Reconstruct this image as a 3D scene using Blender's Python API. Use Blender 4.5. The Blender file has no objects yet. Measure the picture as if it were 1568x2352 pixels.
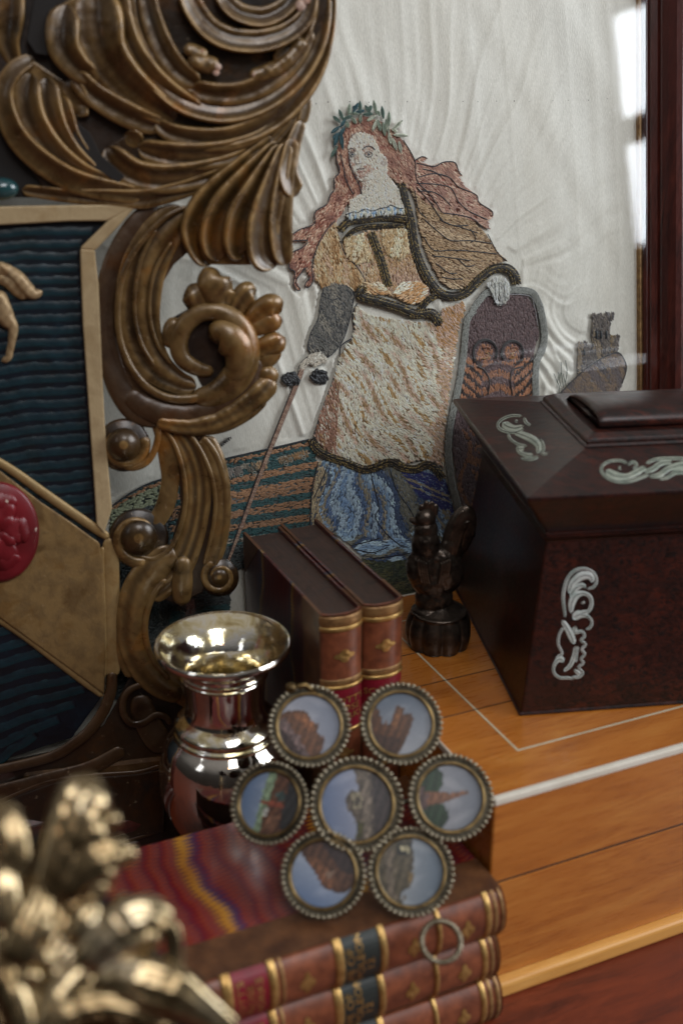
import bpy, math, random
import numpy as np
from mathutils import Vector, Matrix, noise as mnoise
from math import sin, cos, tan, pi, sqrt, atan2, radians, degrees

sc = bpy.context.scene
COL = sc.collection
rng = np.random.default_rng(7)
random.seed(7)

# ------------------------------------------------------------------ camera
F, PITCH, CAMZ, CX, CY = 2700.0, math.atan(1106 / 2700), 0.517, 784.0, 1176.0
CAM = np.array([0.0, 0.0, CAMZ])
cam = bpy.data.cameras.new('camera')
cam.sensor_fit = 'VERTICAL'
cam.sensor_height = 36.0
cam.lens = 36.0 * F / 2352.0
cam.clip_start, cam.clip_end = 0.02, 60
cam.dof.use_dof = True
cam.dof.focus_distance = 0.825
cam.dof.aperture_fstop = 4.6
cam_o = bpy.data.objects.new('camera', cam)
COL.objects.link(cam_o)
cam_o.location = CAM
cam_o.rotation_euler = (pi / 2 - PITCH, 0, 0)
sc.camera = cam_o
sc.render.resolution_x, sc.render.resolution_y = 682, 1024

# ------------------------------------------------------------------ light
sc.view_settings.view_transform = 'Standard'
sc.view_settings.look = 'None'
sc.view_settings.exposure = 0.0
sc.view_settings.gamma = 1.0
world = bpy.data.worlds.new('World')
sc.world = world
world.use_nodes = True
wn = world.node_tree.nodes
wl = world.node_tree.links
wtc = wn.new('ShaderNodeTexCoord')
wsep = wn.new('ShaderNodeSeparateXYZ')
wramp = wn.new('ShaderNodeValToRGB')
wmap = wn.new('ShaderNodeMapRange')
wmap.inputs[1].default_value, wmap.inputs[2].default_value = -1.0, 1.0
wl.new(wtc.outputs['Generated'], wsep.inputs[0])
wl.new(wsep.outputs[2], wmap.inputs[0])
wl.new(wmap.outputs[0], wramp.inputs[0])
wr = wramp.color_ramp.elements
while len(wr) < 5:
    wr.new(.5)
for e, (p_, c_) in zip(wr, ((.25, (.008, .005, .004)), (.5, (.022, .019, .017)), (.66, (.045, .042, .04)), (.76, (.15, .145, .14)), (.95, (.36, .345, .335)))):
    e.position, e.color = p_, (*c_, 1)
wl.new(wramp.outputs[0], wn['Background'].inputs[0])
wn['Background'].inputs[1].default_value = 1.0


def aim(o, target):
    d = Vector(target) - o.location
    o.rotation_euler = d.to_track_quat('-Z', 'Y').to_euler()


def area(name, loc, target, sx, sy, power, color):
    l = bpy.data.lights.new(name, 'AREA')
    l.shape = 'RECTANGLE'
    l.size, l.size_y, l.energy, l.color = sx, sy, power, color
    o = bpy.data.objects.new(name, l)
    COL.objects.link(o)
    o.location = loc
    aim(o, target)
    return o


def window_light(az, el0, el1, dist, width, cols, rows, power, color, gap=0.12):
    """a tall sash window as panes of light, so that polished things mirror its bars"""
    a = radians(az)
    d = Vector((sin(a), -cos(a), 0))
    side = Vector((cos(a), sin(a), 0))
    zc0, zc1 = CAMZ + dist * tan(radians(el0)), CAMZ + dist * tan(radians(el1))
    pw, ph = width / cols, (zc1 - zc0) / rows
    for i in range(cols):
        for j in range(rows):
            c = d * dist + side * ((i + .5) * pw - width / 2)
            c.z = zc0 + (j + .5) * ph
            o = area('window_pane_light', c, (c.x - d.x, c.y - d.y, c.z), pw * (1 - gap), ph * (1 - gap), power / (cols * rows), color)


window_light(94.5, 2, 36, 3.2, 2.2, 3, 5, 122, (0.88, 0.94, 1.0), 0.22)
window_light(-58, 14, 34, 2.8, 0.55, 2, 2, 4, (0.9, 0.95, 1.0))
area('overhead_fill_light', (0.62, -0.9, 2.1), (0.02, 0.7, 0.2), 1.0, 1.0, 22, (0.95, 0.97, 1.0))  # added overhead fill that brightens the embroidery
lamp = bpy.data.lights.new('warm_lamp', 'POINT')
lamp.energy, lamp.shadow_soft_size, lamp.color = 1.0, 0.03, (1.0, 0.62, 0.34)
lamp_o = bpy.data.objects.new('warm_lamp', lamp)
COL.objects.link(lamp_o)
lamp_o.location = (0.12, -0.75, 1.25)

# ------------------------------------------------------------------ geometry of the view
cf = np.array([0, cos(PITCH), -sin(PITCH)])
cu = np.array([0, sin(PITCH), cos(PITCH)])
cr = np.array([1.0, 0, 0])


def rays(xy):
    xy = np.asarray(xy, float)
    a = (xy[..., 0:1] - CX) / F
    b = -(xy[..., 1:2] - CY) / F
    return cf + a * cr + b * cu


class Plane:
    """a real plane in the room; at() finds the points on it (raised by h towards the viewer)"""
    def __init__(s, p, n):
        s.p, s.n = np.array(p, float), np.array(n, float) / np.linalg.norm(n)
        up = np.array([0, 0, 1.0])
        s.u = np.cross(up, s.n)
        s.u /= np.linalg.norm(s.u)
        s.w = np.cross(s.n, s.u)

    def at(s, xy, h=0.0):
        d = rays(xy)
        h = np.asarray(h, float)[..., None] if np.ndim(h) else h
        num = ((s.p - CAM) @ s.n) + (h[..., 0] if np.ndim(h) else h)
        t = num / (d @ s.n)
        return CAM + d * t[..., None]


def onz(x, y, z):
    d = rays([x, y])
    return CAM + d * ((z - CAMZ) / d[2])


TH = radians(24)
U = np.array([cos(TH), sin(TH), 0])
V = np.array([-sin(TH), cos(TH), 0])
Z = np.array([0, 0, 1.0])
BOXH = 0.137
S0 = onz(1135, 1838, BOXH)
G0 = np.array([S0[0], S0[1], 0.0])


def P(u, v, z):
    return G0 + u * U + v * V + z * Z


LEAN = radians(9)
PW = Z * cos(LEAN) + V * sin(LEAN)
PN = np.cross(U, PW)
PBASE = S0 + V * 0.247
PIC = Plane(PBASE, PN)
PICPX = 0.83 / F
TC = radians(7.6)
UC = np.array([cos(TC), sin(TC), 0])
VC = np.array([-sin(TC), cos(TC), 0])
C0 = onz(1195, 1642, BOXH)


# ------------------------------------------------------------------ helpers
def lin(c):
    c = np.asarray(c, float) / 255.0
    return np.where(c <= 0.04045, c / 12.92, ((c + 0.055) / 1.055) ** 2.4)


def L4(*c):
    v = lin(c)
    return (float(v[0]), float(v[1]), float(v[2]), 1.0)


def cr_spline(pts, n):
    """Catmull-Rom through rows of any width, n samples, about even in length"""
    p = np.asarray(pts, float)
    if len(p) == 2:
        t = np.linspace(0, 1, n)[:, None]
        return p[0] * (1 - t) + p[1] * t
    q = np.vstack([2 * p[0] - p[1], p, 2 * p[-1] - p[-2]])
    out = []
    for i in range(len(p) - 1):
        a, b, c, d = q[i:i + 4]
        t = np.linspace(0, 1, 14, endpoint=False)[:, None]
        out.append(0.5 * ((2 * b) + (-a + c) * t + (2 * a - 5 * b + 4 * c - d) * t ** 2 + (-a + 3 * b - 3 * c + d) * t ** 3))
    out.append(p[-1:])
    o = np.vstack(out)
    s = np.r_[0, np.cumsum(np.linalg.norm(np.diff(o[:, :2], axis=0), axis=1))]
    t = np.linspace(0, s[-1], n)
    return np.stack([np.interp(t, s, o[:, k]) for k in range(o.shape[1])], 1)


def link(name, verts, faces, m=None, parent=None, smooth=True, colors=None, mats=None, midx=None):
    me = bpy.data.meshes.new(name)
    v = np.asarray(verts, float).reshape(-1, 3)
    if isinstance(faces, np.ndarray):
        me.vertices.add(len(v))
        me.vertices.foreach_set('co', v.ravel())
        k = faces.shape[1]
        me.loops.add(faces.size)
        me.loops.foreach_set('vertex_index', faces.ravel().astype(np.int32))
        me.polygons.add(len(faces))
        me.polygons.foreach_set('loop_start', np.arange(0, faces.size, k, dtype=np.int32))
        me.polygons.foreach_set('loop_total', np.full(len(faces), k, dtype=np.int32))
        me.update(calc_edges=True)
    else:
        me.from_pydata(v.tolist(), [], faces)
        me.update()
    if smooth:
        me.polygons.foreach_set('use_smooth', np.ones(len(me.polygons), bool))
    if colors is not None:
        ca = me.color_attributes.new('tint', 'FLOAT_COLOR', 'POINT')
        c = np.ones((len(v), 4))
        c[:, :3] = colors
        ca.data.foreach_set('color', c.ravel())
    for mm in (mats or ([m] if m else [])):
        me.materials.append(mm)
    if midx is not None:
        me.polygons.foreach_set('material_index', np.asarray(midx, np.int32))
    o = bpy.data.objects.new(name, me)
    COL.objects.link(o)
    if parent:
        o.parent = parent
        o.matrix_parent_inverse = parent.matrix_world.inverted()
    return o


def thing(name, label, cat, loc=(0, 0, 0), group=None):
    o = bpy.data.objects.new(name, None)
    COL.objects.link(o)
    o.location = Vector([float(x) for x in loc])
    o.empty_display_size = 0.01
    o.matrix_world = Matrix.Translation(o.location)
    o['label'], o['category'] = label, cat
    if group:
        o['group'] = group
    return o


class MB:
    def __init__(s):
        s.v, s.f, s.c, s.n = [], [], [], 0

    def add(s, v, f, col=None):
        v = np.asarray(v, float).reshape(-1, 3)
        s.v.append(v)
        s.f += [[i + s.n for i in q] for q in f]
        if col is not None:
            s.c.append(np.tile(np.asarray(col, float), (len(v), 1)) if np.ndim(col) == 1 else np.asarray(col, float))
        s.n += len(v)

    def grid(s, g, close_u=False, close_v=False, col=None, flip=False):
        a, b = g.shape[:2]
        f = []
        for i in range(a - (0 if close_u else 1)):
            for j in range(b - (0 if close_v else 1)):
                i2, j2 = (i + 1) % a, (j + 1) % b
                q = [i * b + j, i2 * b + j, i2 * b + j2, i * b + j2]
                f.append(q[::-1] if flip else q)
        s.add(g.reshape(-1, 3), f, col)

    def box(s, o, ax, ay, az, col=None):
        """box from corner o along three vectors"""
        o, ax, ay, az = map(np.asarray, (o, ax, ay, az))
        v = [o, o + ax, o + ax + ay, o + ay, o + az, o + ax + az, o + ax + ay + az, o + ay + az]
        f = [[0, 3, 2, 1], [4, 5, 6, 7], [0, 1, 5, 4], [1, 2, 6, 5], [2, 3, 7, 6], [3, 0, 4, 7]]
        if np.dot(np.cross(ax, ay), az) < 0:
            f = [q[::-1] for q in f]
        s.add(v, f, col)

    def tube(s, pts, r, k=8, col=None, up=None, flat=1.0):
        pts = np.asarray(pts, float)
        r = np.broadcast_to(np.asarray(r, float), (len(pts),))
        t = np.gradient(pts, axis=0)
        t /= np.linalg.norm(t, axis=1)[:, None] + 1e-12
        up = np.array([0.13, 0.31, 0.94]) if up is None else np.asarray(up, float)
        a = np.cross(t, up)
        a /= np.linalg.norm(a, axis=1)[:, None] + 1e-12
        b = np.cross(a, t)
        th = np.linspace(0, 2 * pi, k, endpoint=False)
        g = pts[:, None] + r[:, None, None] * (cos_(th)[None, :, None] * a[:, None] + sin_(th)[None, :, None] * b[:, None] * flat)
        n0 = s.n
        s.grid(g, close_v=True, col=col)
        c0 = n0
        s.f.append([c0 + j for j in range(k)][::1])
        s.f.append([c0 + (len(pts) - 1) * k + j for j in range(k)][::-1])

    def build(s, name, m, parent=None, smooth=True):
        return link(name, np.vstack(s.v), s.f, m, parent, smooth, np.vstack(s.c) if s.c else None)


cos_, sin_ = np.cos, np.sin


def bevel(o, w, seg=2, angle=35):
    md = o.modifiers.new('bevel', 'BEVEL')
    md.width, md.segments, md.limit_method, md.angle_limit = w, seg, 'ANGLE', radians(angle)
    md.harden_normals = False
    return o


def stroke(mb, plane, pts, px, bulge=0.9, thick=8.0, flutes=(), m=11, skew=0.0, rough=0.05, h0=0.0, sq=2.0, col=None, ends=True, wide=1.0, crest=0):
    """a carved member: centreline rows (x, y, half width, height) in px units of the plane,
    rounded section with optional flutes [(t, width, depth)], closed at the back"""
    pts = [tuple(p) + (0,) * (4 - len(p)) for p in pts]
    p = np.asarray(pts, float)
    p[:, 2] *= wide
    length = np.linalg.norm(np.diff(p[:, :2], axis=0), axis=1).sum()
    n = int(max(10, min(90, length / 5)))
    c = cr_spline(p, n)
    d = np.gradient(c[:, :2], axis=0)
    d /= np.linalg.norm(d, axis=1)[:, None] + 1e-9
    nn = np.stack([-d[:, 1], d[:, 0]], 1)
    w = c[:, 2].copy()
    if ends:
        s = np.r_[0, np.cumsum(np.linalg.norm(np.diff(c[:, :2], axis=0), axis=1))]
        for dist in (s, s[-1] - s):
            q = np.clip(dist / (np.maximum(w, 1) * 0.9), 0, 1)
            w = w * np.sqrt(np.clip(1 - (1 - q) ** 2, 0.02, 1))
    t = np.sin(np.linspace(-pi / 2, pi / 2, m))
    prof = np.clip(1 - np.abs(t) ** sq, 0, 1) ** (1 / sq)
    prof = prof * (1 + skew * t)
    if crest:
        prof = np.interp(t * crest, [-1, -.85, -.4, .1, .45, .68, .84, .95, 1], [0, .20, .20, .36, .66, .95, 1.0, .7, 0])
    for (ft, fw, fd) in flutes:
        prof = prof - fd * np.exp(-((t - ft) / fw) ** 2) * (prof > 0.05)
    xy = c[:, None, :2] + nn[:, None, :] * (t[None, :, None] * w[:, None, None])
    seed = rng.uniform(0, 100)
    lump = np.sin(xy[..., 0] * .11 + seed) * np.sin(xy[..., 1] * .09 + 2 * seed) + .5 * np.sin(xy[..., 0] * .27 + 3 * seed) * np.sin(xy[..., 1] * .23 + seed)
    hh = (c[:, 3:4] + h0 + bulge * w[:, None] * prof[None] + rough * w[:, None] * lump * (prof[None] > .1))
    top = plane.at(xy, hh * px)
    xyb = c[:, None, :2] + nn[:, None, :] * (t[None, ::-1, None] * w[:, None, None] * .97)
    bot = plane.at(xyb, (c[:, 3:4] + h0 - thick + 0 * hh) * px)
    g = np.concatenate([top, bot], 1)
    mb.grid(g, close_v=True, col=col, flip=True)
    k = g.shape[1]
    n0 = mb.n - g.shape[0] * k
    mb.f.append([n0 + j for j in range(k)])
    mb.f.append([n0 + (g.shape[0] - 1) * k + j for j in range(k)][::-1])


def xf(pts, ox, oy, s, ws=None):
    """crop coordinates to picture coordinates; third and later numbers scale too"""
    out = []
    for p in pts:
        q = [ox + p[0] * s, oy + p[1] * s] + [k * (ws or s) for k in p[2:]]
        out.append(q)
    return out


def A_(p): return xf(p, 0, 0, .5127)
def B_(p): return xf(p, 0, 402, .5127)
def F_(p): return xf(p, 0, 976, .5127)
def G_(p): return xf(p, 0, 448, .3955)
def K_(p): return xf(p, 201, 947, .3662)
def H_(p): return xf(p, 0, 1665, .3662)
def C3(p): return xf(p, 574.2, 201, .4394)
def E_(p): return xf(p, 660.3, 689, .4028)
def I_(p): return xf(p, 717.8, 218.2, .1831)
def J_(p): return xf(p, 1234.5, 660.3, .1831)
def R_(p): return xf(p, 488, 1091, .4028)
def Q_(p): return xf(p, 976.1, 803.9, .3775)
# ------------------------------------------------------------------ materials
class NT:
    def __init__(s, name):
        s.m = bpy.data.materials.new(name)
        s.m.use_nodes = True
        s.t = s.m.node_tree
        s.b = s.t.nodes['Principled BSDF']
        s.out = s.t.nodes['Material Output']

    def n(s, typ, **kw):
        o = s.t.nodes.new(typ)
        for k, v in kw.items():
            setattr(o, k, v)
        return o

    def l(s, a, b):
        s.t.links.new(a, b)

    def coords(s, scale=(1, 1, 1), rot=0.0, src='Object'):
        tc = s.n('ShaderNodeTexCoord')
        mp = s.n('ShaderNodeMapping', vector_type='POINT')
        mp.inputs['Scale'].default_value = scale
        r = s.n('ShaderNodeVectorRotate', rotation_type='Z_AXIS')
        r.inputs['Angle'].default_value = -rot
        s.l(tc.outputs[src], r.inputs['Vector'])
        s.l(r.outputs[0], mp.inputs[0])
        return mp.outputs[0]

    def noise(s, vec, scale, detail=4, rough=.55, dist=0.0):
        o = s.n('ShaderNodeTexNoise')
        o.inputs['Scale'].default_value = scale
        o.inputs['Detail'].default_value = detail
        o.inputs['Roughness'].default_value = rough
        o.inputs['Distortion'].default_value = dist
        s.l(vec, o.inputs['Vector'])
        return o.outputs[0]

    def ramp(s, fac, stops):
        o = s.n('ShaderNodeValToRGB')
        el = o.color_ramp.elements
        while len(el) < len(stops):
            el.new(0.5)
        for e, (p, c) in zip(el, stops):
            e.position = p
            e.color = c if len(c) == 4 else (*c, 1)
        s.l(fac, o.inputs[0])
        return o.outputs[0]

    def mix(s, fac, a, b, mode='MIX'):
        o = s.n('ShaderNodeMix', data_type='RGBA', blend_type=mode)
        for val, i in ((fac, 0), (a, 6), (b, 7)):
            if isinstance(val, (int, float)):
                o.inputs[i].default_value = val
            elif isinstance(val, tuple):
                o.inputs[i].default_value = val
            else:
                s.l(val, o.inputs[i])
        return o.outputs[2]

    def bump(s, h, strength, dist, prev=None):
        o = s.n('ShaderNodeBump')
        o.inputs['Strength'].default_value = strength
        o.inputs['Distance'].default_value = dist
        s.l(h, o.inputs['Height'])
        if prev is not None:
            s.l(prev, o.inputs['Normal'])
        return o.outputs[0]

    def set(s, **kw):
        names = dict(base='Base Color', rough='Roughness', metal='Metallic', spec='Specular IOR Level', coat='Coat Weight',
                     coatr='Coat Roughness', normal='Normal', sheen='Sheen Weight', aniso='Anisotropic', ior='IOR',
                     trans='Transmission Weight', tint='Specular Tint')
        for k, v in kw.items():
            i = s.b.inputs[names[k]]
            if isinstance(v, (int, float)) or isinstance(v, tuple):
                i.default_value = v
            else:
                s.l(v, i)
        return s


def gilt_wood(name, dark, mid, gold, rub, metal=.35, rough=.42, sc_=1.0):
    s = NT(name)
    v = s.coords()
    n1 = s.noise(v, 22 * sc_, 5, .6, .6)
    n2 = s.noise(v, 70 * sc_, 5, .65, .4)
    n3 = s.noise(v, 260 * sc_, 4, .6)
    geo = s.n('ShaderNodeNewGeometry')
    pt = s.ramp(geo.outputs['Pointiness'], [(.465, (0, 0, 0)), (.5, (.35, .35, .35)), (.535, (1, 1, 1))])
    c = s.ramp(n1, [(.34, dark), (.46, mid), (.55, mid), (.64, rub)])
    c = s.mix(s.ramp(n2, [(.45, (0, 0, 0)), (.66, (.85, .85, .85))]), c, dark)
    c = s.mix(pt, s.mix(.55, c, dark), s.mix(s.ramp(n2, [(.35, (0.15, .15, .15)), (.6, (.75, .75, .75))]), c, gold))  # shade painted into the hollows, worn gold on the ridges
    c = s.mix(s.ramp(n3, [(.66, (0, 0, 0)), (.75, (.35, .35, .35))]), c, L4(190, 165, 135))
    n4 = s.noise(s.coords((1, 1, .35)), 420, 2, .5, .8)
    b = s.bump(n3, .3, .0005)
    b = s.bump(n2, .36, .0010, b)
    b = s.bump(n4, .25, .0004, b)
    s.set(base=c, rough=s.ramp(n2, [(.3, (rough - .1,) * 3), (.7, (rough + .18,) * 3)]), metal=metal, normal=b, spec=.5)
    return s.m


M = {}
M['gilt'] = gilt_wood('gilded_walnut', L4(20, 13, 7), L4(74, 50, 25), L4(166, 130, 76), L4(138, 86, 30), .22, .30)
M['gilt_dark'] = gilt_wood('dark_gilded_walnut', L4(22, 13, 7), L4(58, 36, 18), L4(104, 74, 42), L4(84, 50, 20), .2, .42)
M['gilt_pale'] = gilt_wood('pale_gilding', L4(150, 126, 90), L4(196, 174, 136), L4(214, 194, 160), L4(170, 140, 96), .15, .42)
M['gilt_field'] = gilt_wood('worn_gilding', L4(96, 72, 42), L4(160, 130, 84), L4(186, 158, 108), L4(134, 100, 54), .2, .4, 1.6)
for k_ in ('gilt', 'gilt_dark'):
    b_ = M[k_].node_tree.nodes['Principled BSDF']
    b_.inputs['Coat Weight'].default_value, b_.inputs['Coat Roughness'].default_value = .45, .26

s = NT('ormolu')
v = s.coords()
n1 = s.noise(v, 40, 4)
c = s.ramp(n1, [(.3, L4(96, 76, 48)), (.55, L4(176, 156, 120)), (.8, L4(212, 200, 176))])
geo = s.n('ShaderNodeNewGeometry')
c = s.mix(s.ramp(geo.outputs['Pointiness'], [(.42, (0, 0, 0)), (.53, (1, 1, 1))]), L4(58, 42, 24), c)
s.set(base=c, metal=.95, rough=.2, normal=s.bump(n1, .3, .001))
M['ormolu'] = s.m

s = NT('blue_paint')
v = s.coords((1, 1, 1))
n1 = s.noise(v, 60, 5, .65, .5)
n2 = s.noise(v, 14, 3)
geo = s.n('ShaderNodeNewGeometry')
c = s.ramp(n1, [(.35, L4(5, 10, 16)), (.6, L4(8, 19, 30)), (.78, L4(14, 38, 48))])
c = s.mix(s.ramp(geo.outputs['Pointiness'], [(.5, (0, 0, 0)), (.58, (1, 1, 1))]), c, L4(30, 74, 82))  # teal highlight painted along the raised edges
c = s.mix(s.ramp(n2, [(.5, (0, 0, 0)), (.7, (.6, .6, .6))]), c, L4(26, 24, 22))
s.set(base=c, rough=.4, normal=s.bump(n1, .4, .0012))
M['blue'] = s.m

s = NT('red_lacquer')
v = s.coords()
n1 = s.noise(v, 30, 4)
n2 = s.noise(v, 90, 3)
c = s.ramp(n1, [(.3, L4(70, 12, 16)), (.7, L4(118, 24, 32))])
c = s.mix(s.ramp(n2, [(.7, (0, 0, 0)), (.73, (1, 1, 1))]), c, L4(205, 185, 170))
s.set(base=c, rough=.38, normal=s.bump(n1, .3, .001))
M['red'] = s.m


def simple(name, rgb, rough=.5, metal=0.0, rgb2=None, scale=60, bump=.15, bd=.0006, **kw):
    s = NT(name)
    v = s.coords()
    n1 = s.noise(v, scale, 5, .6)
    c = s.ramp(n1, [(.3, L4(*(rgb2 or [k * .8 for k in rgb]))), (.7, L4(*rgb))])
    s.set(base=c, rough=rough, metal=metal, **kw)
    if bump:
        s.set(normal=s.bump(s.noise(v, scale * 4, 4), bump, bd))
    return s.m


def wood(name, dark, mid, light, rot, stretch=(1, 9, 9), scale=14, rough=.25, coat=.5, fleck=None):
    s = NT(name)
    v = s.coords(stretch, rot)
    n1 = s.noise(v, scale, 6, .6, .8)
    n2 = s.noise(v, scale * 6, 4, .6, .2)
    v2 = s.coords((1, 1, 1), rot)
    n3 = s.noise(v2, 9, 3, .5, .3)
    c = s.ramp(n1, [(.32, dark), (.5, mid), (.68, light)])
    c = s.mix(.28, c, s.ramp(n2, [(.35, dark), (.65, light)]))
    c = s.mix(s.ramp(n3, [(.42, (0, 0, 0)), (.62, (.6, .6, .6))]), c, mid)
    if fleck:
        n4 = s.noise(s.coords((1, 3, 3), rot), scale * 5, 5, .7, 1.4)
        c = s.mix(s.ramp(n4, [(.5, (0, 0, 0)), (.58, (.92, .92, .92))]), c, fleck)
    s.set(base=c, rough=s.ramp(n2, [(.3, (rough,) * 3), (.7, (rough + .12,) * 3)]), coat=coat, coatr=.12,
          normal=s.bump(n2, .02, .0002))
    return s.m


M['satin'] = wood('satinwood', L4(142, 76, 24), L4(176, 104, 38), L4(192, 126, 56), TH, (1, 7, 7), 12, .24, .65)
M['satin_end'] = M['satin']
M['satin_edge'] = wood('satinwood_pale', L4(190, 128, 56), L4(210, 152, 76), L4(222, 170, 96), TH, (1, 10, 10), 12, .35, .2)
M['mahogany'] = wood('mahogany', L4(62, 20, 7), L4(100, 38, 15), L4(120, 50, 22), TH, (1, 6, 6), 16, .42, .1)
M['rosewood'] = wood('rosewood', L4(11, 6, 4), L4(42, 14, 7), L4(78, 28, 13), radians(-28), (1, 4, 4), 20, .34, .08, L4(10, 5, 4))
M['frame_wood'] = wood('frame_mahogany', L4(30, 10, 7), L4(66, 24, 16), L4(92, 38, 27), 0, (8, 8, 1), 20, .28, .5)
M['ivory'] = simple('ivory', (222, 214, 200), .35, rgb2=(200, 190, 172), scale=40)
M['string'] = simple('pale_stringing', (200, 192, 168), .45, rgb2=(170, 160, 132), scale=80)
M['gold'] = simple('gold_tooling', (206, 168, 104), .34, .75, (150, 112, 60), 240)
M['gold_dim'] = simple('dull_gold_tooling', (170, 132, 84), .42, .55, (112, 78, 48), 240)
M['leather'] = simple('tan_calf', (138, 76, 48), .42, rgb2=(84, 42, 26), scale=110, coat=.25, coatr=.25)
M['leather_dark'] = simple('brown_calf', (104, 66, 38), .45, rgb2=(64, 36, 20), scale=90, bump=.3, coat=.15, coatr=.3)
M['label_red'] = simple('red_label', (128, 18, 36), .45, rgb2=(96, 10, 24), scale=60)
M['label_green'] = simple('green_label', (44, 48, 44), .45, rgb2=(26, 30, 28), scale=60)
s = NT('marbled_page_edges')
pg = s.noise(s.coords((1, .02, .02), TH), 2600, 2)
n1 = s.noise(s.coords(), 70, 5, .65, 1.2)
c = s.ramp(n1, [(.3, L4(32, 21, 16)), (.5, L4(68, 44, 32)), (.62, L4(50, 38, 33)), (.75, L4(92, 62, 44))])
c = s.mix(s.ramp(pg, [(.4, (.55,) * 3), (.6, (0,) * 3)]), c, L4(34, 22, 17))
s.set(base=c, rough=.6, normal=s.bump(pg, .5, .0004))
M['pages'] = s.m
M['engraved'] = simple('engraved_line', (40, 34, 30), .6)
M['headband'] = simple('headband', (120, 84, 52), .6, rgb2=(70, 36, 28), scale=900)
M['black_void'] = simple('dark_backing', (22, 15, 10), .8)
M['bronze'] = simple('dark_bronze', (96, 84, 74), .28, .75, (34, 28, 24), 120, .4, .0008)
M['brass'] = simple('aged_brass', (150, 124, 80), .34, .85, (74, 58, 36), 160)
M['brass_dark'] = simple('tarnished_brass', (96, 88, 72), .4, .8, (46, 42, 34), 200, .3)
M['bead'] = simple('silvered_beads', (170, 160, 138), .28, .85, (104, 94, 74), 300)
M['pearl'] = simple('mother_of_pearl', (206, 208, 204), .25, rgb2=(150, 165, 158), scale=160, coat=.3)
M['pearl_green'] = simple('green_mother_of_pearl', (168, 172, 156), .28, rgb2=(112, 124, 112), scale=160, coat=.3)
M['jewel'] = simple('green_bead', (40, 78, 78), .18, rgb2=(24, 48, 54), scale=30, coat=.6)
M['chip'] = simple('bare_gesso', (200, 176, 160), .7, rgb2=(142, 88, 60), scale=260, bump=.5)
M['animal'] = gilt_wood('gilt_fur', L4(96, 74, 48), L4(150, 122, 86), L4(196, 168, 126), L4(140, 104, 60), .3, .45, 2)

# mercury glass of the vase: silver outside, yellowish silvering with worn spots within
s = NT('silvered_glass')
v = s.coords()
n1 = s.noise(v, 55, 4, .6, .5)
c = s.ramp(n1, [(.35, L4(208, 200, 190)), (.7, L4(232, 226, 216))])
s.set(base=c, metal=1.0, rough=s.ramp(s.noise(v, 160, 5, .7), [(.45, (.04,) * 3), (.7, (.2,) * 3)]), normal=s.bump(n1, .08, .0015))
M['silver'] = s.m
s = NT('golden_silvering')
n1 = s.noise(s.coords(), 70, 5, .6, .6)
c = s.ramp(n1, [(.3, L4(168, 146, 98)), (.42, L4(218, 202, 158)), (.50, L4(234, 224, 196)), (.60, L4(236, 233, 228))])
s.set(base=c, metal=1.0, rough=s.ramp(n1, [(.35, (.22,) * 3), (.6, (.06,) * 3)]), normal=s.bump(n1, .2, .002))
M['silver_gold'] = s.m

# marbled paper: combed red ground with yellow and blue feathering
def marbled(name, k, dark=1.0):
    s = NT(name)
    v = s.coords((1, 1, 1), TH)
    sep = s.n('ShaderNodeSeparateXYZ')
    s.l(v, sep.inputs[0])
    nz = s.noise(v, 30 * k, 3)

    def math(op, a, b=None, c=None):
        o = s.n('ShaderNodeMath', operation=op)
        for i, q in enumerate((a, b, c)):
            if q is None:
                continue
            if isinstance(q, (int, float)):
                o.inputs[i].default_value = q
            else:
                s.l(q, o.inputs[i])
        return o.outputs[0]
    # scallops: saw-like feathers repeated across, displaced along
    across, along = sep.outputs[1], sep.outputs[0]
    if dark < 1:
        across, along = sep.outputs[2], sep.outputs[1]
    nz2 = s.noise(v, 60 * k, 3)
    comb = math('PINGPONG', math('ADD', across, math('MULTIPLY', nz, .004)), .0016 / k)
    wobb = math('ADD', math('MULTIPLY', s.noise(v, 16 * k, 2), .030), math('MULTIPLY', nz2, .006))
    q0 = math('ADD', math('ADD', along, math('MULTIPLY', comb, 4.0)), wobb)
    q = math('FRACT', math('MULTIPLY', q0, 95 * k))
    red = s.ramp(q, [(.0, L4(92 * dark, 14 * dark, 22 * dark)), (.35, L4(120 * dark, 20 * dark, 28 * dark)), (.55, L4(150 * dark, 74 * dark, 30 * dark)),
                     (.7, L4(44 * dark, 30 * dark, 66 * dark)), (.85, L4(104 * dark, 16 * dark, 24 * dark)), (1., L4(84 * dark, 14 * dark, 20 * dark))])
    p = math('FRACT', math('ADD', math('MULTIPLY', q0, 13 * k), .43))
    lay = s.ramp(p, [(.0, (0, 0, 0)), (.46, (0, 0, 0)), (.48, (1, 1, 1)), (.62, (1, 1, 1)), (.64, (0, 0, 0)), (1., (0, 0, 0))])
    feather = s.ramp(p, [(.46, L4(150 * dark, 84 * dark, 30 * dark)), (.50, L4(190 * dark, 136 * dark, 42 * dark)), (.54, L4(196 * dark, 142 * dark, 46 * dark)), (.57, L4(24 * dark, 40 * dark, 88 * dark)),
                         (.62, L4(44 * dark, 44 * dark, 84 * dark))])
    big = s.noise(v, 11, 2)
    mask = s.mix(1.0, lay, s.ramp(big, [(.30, (.45, .45, .45)), (.50, (1, 1, 1))]), 'MULTIPLY')
    c = s.mix(mask, red, feather)
    s.set(base=c, rough=.3, coat=.4, coatr=.15)
    return s.m


M['marbled'] = marbled('marbled_paper', 1.0)
M['marbled_dark'] = marbled('dark_marbled_paper', 1.5, .62)

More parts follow.
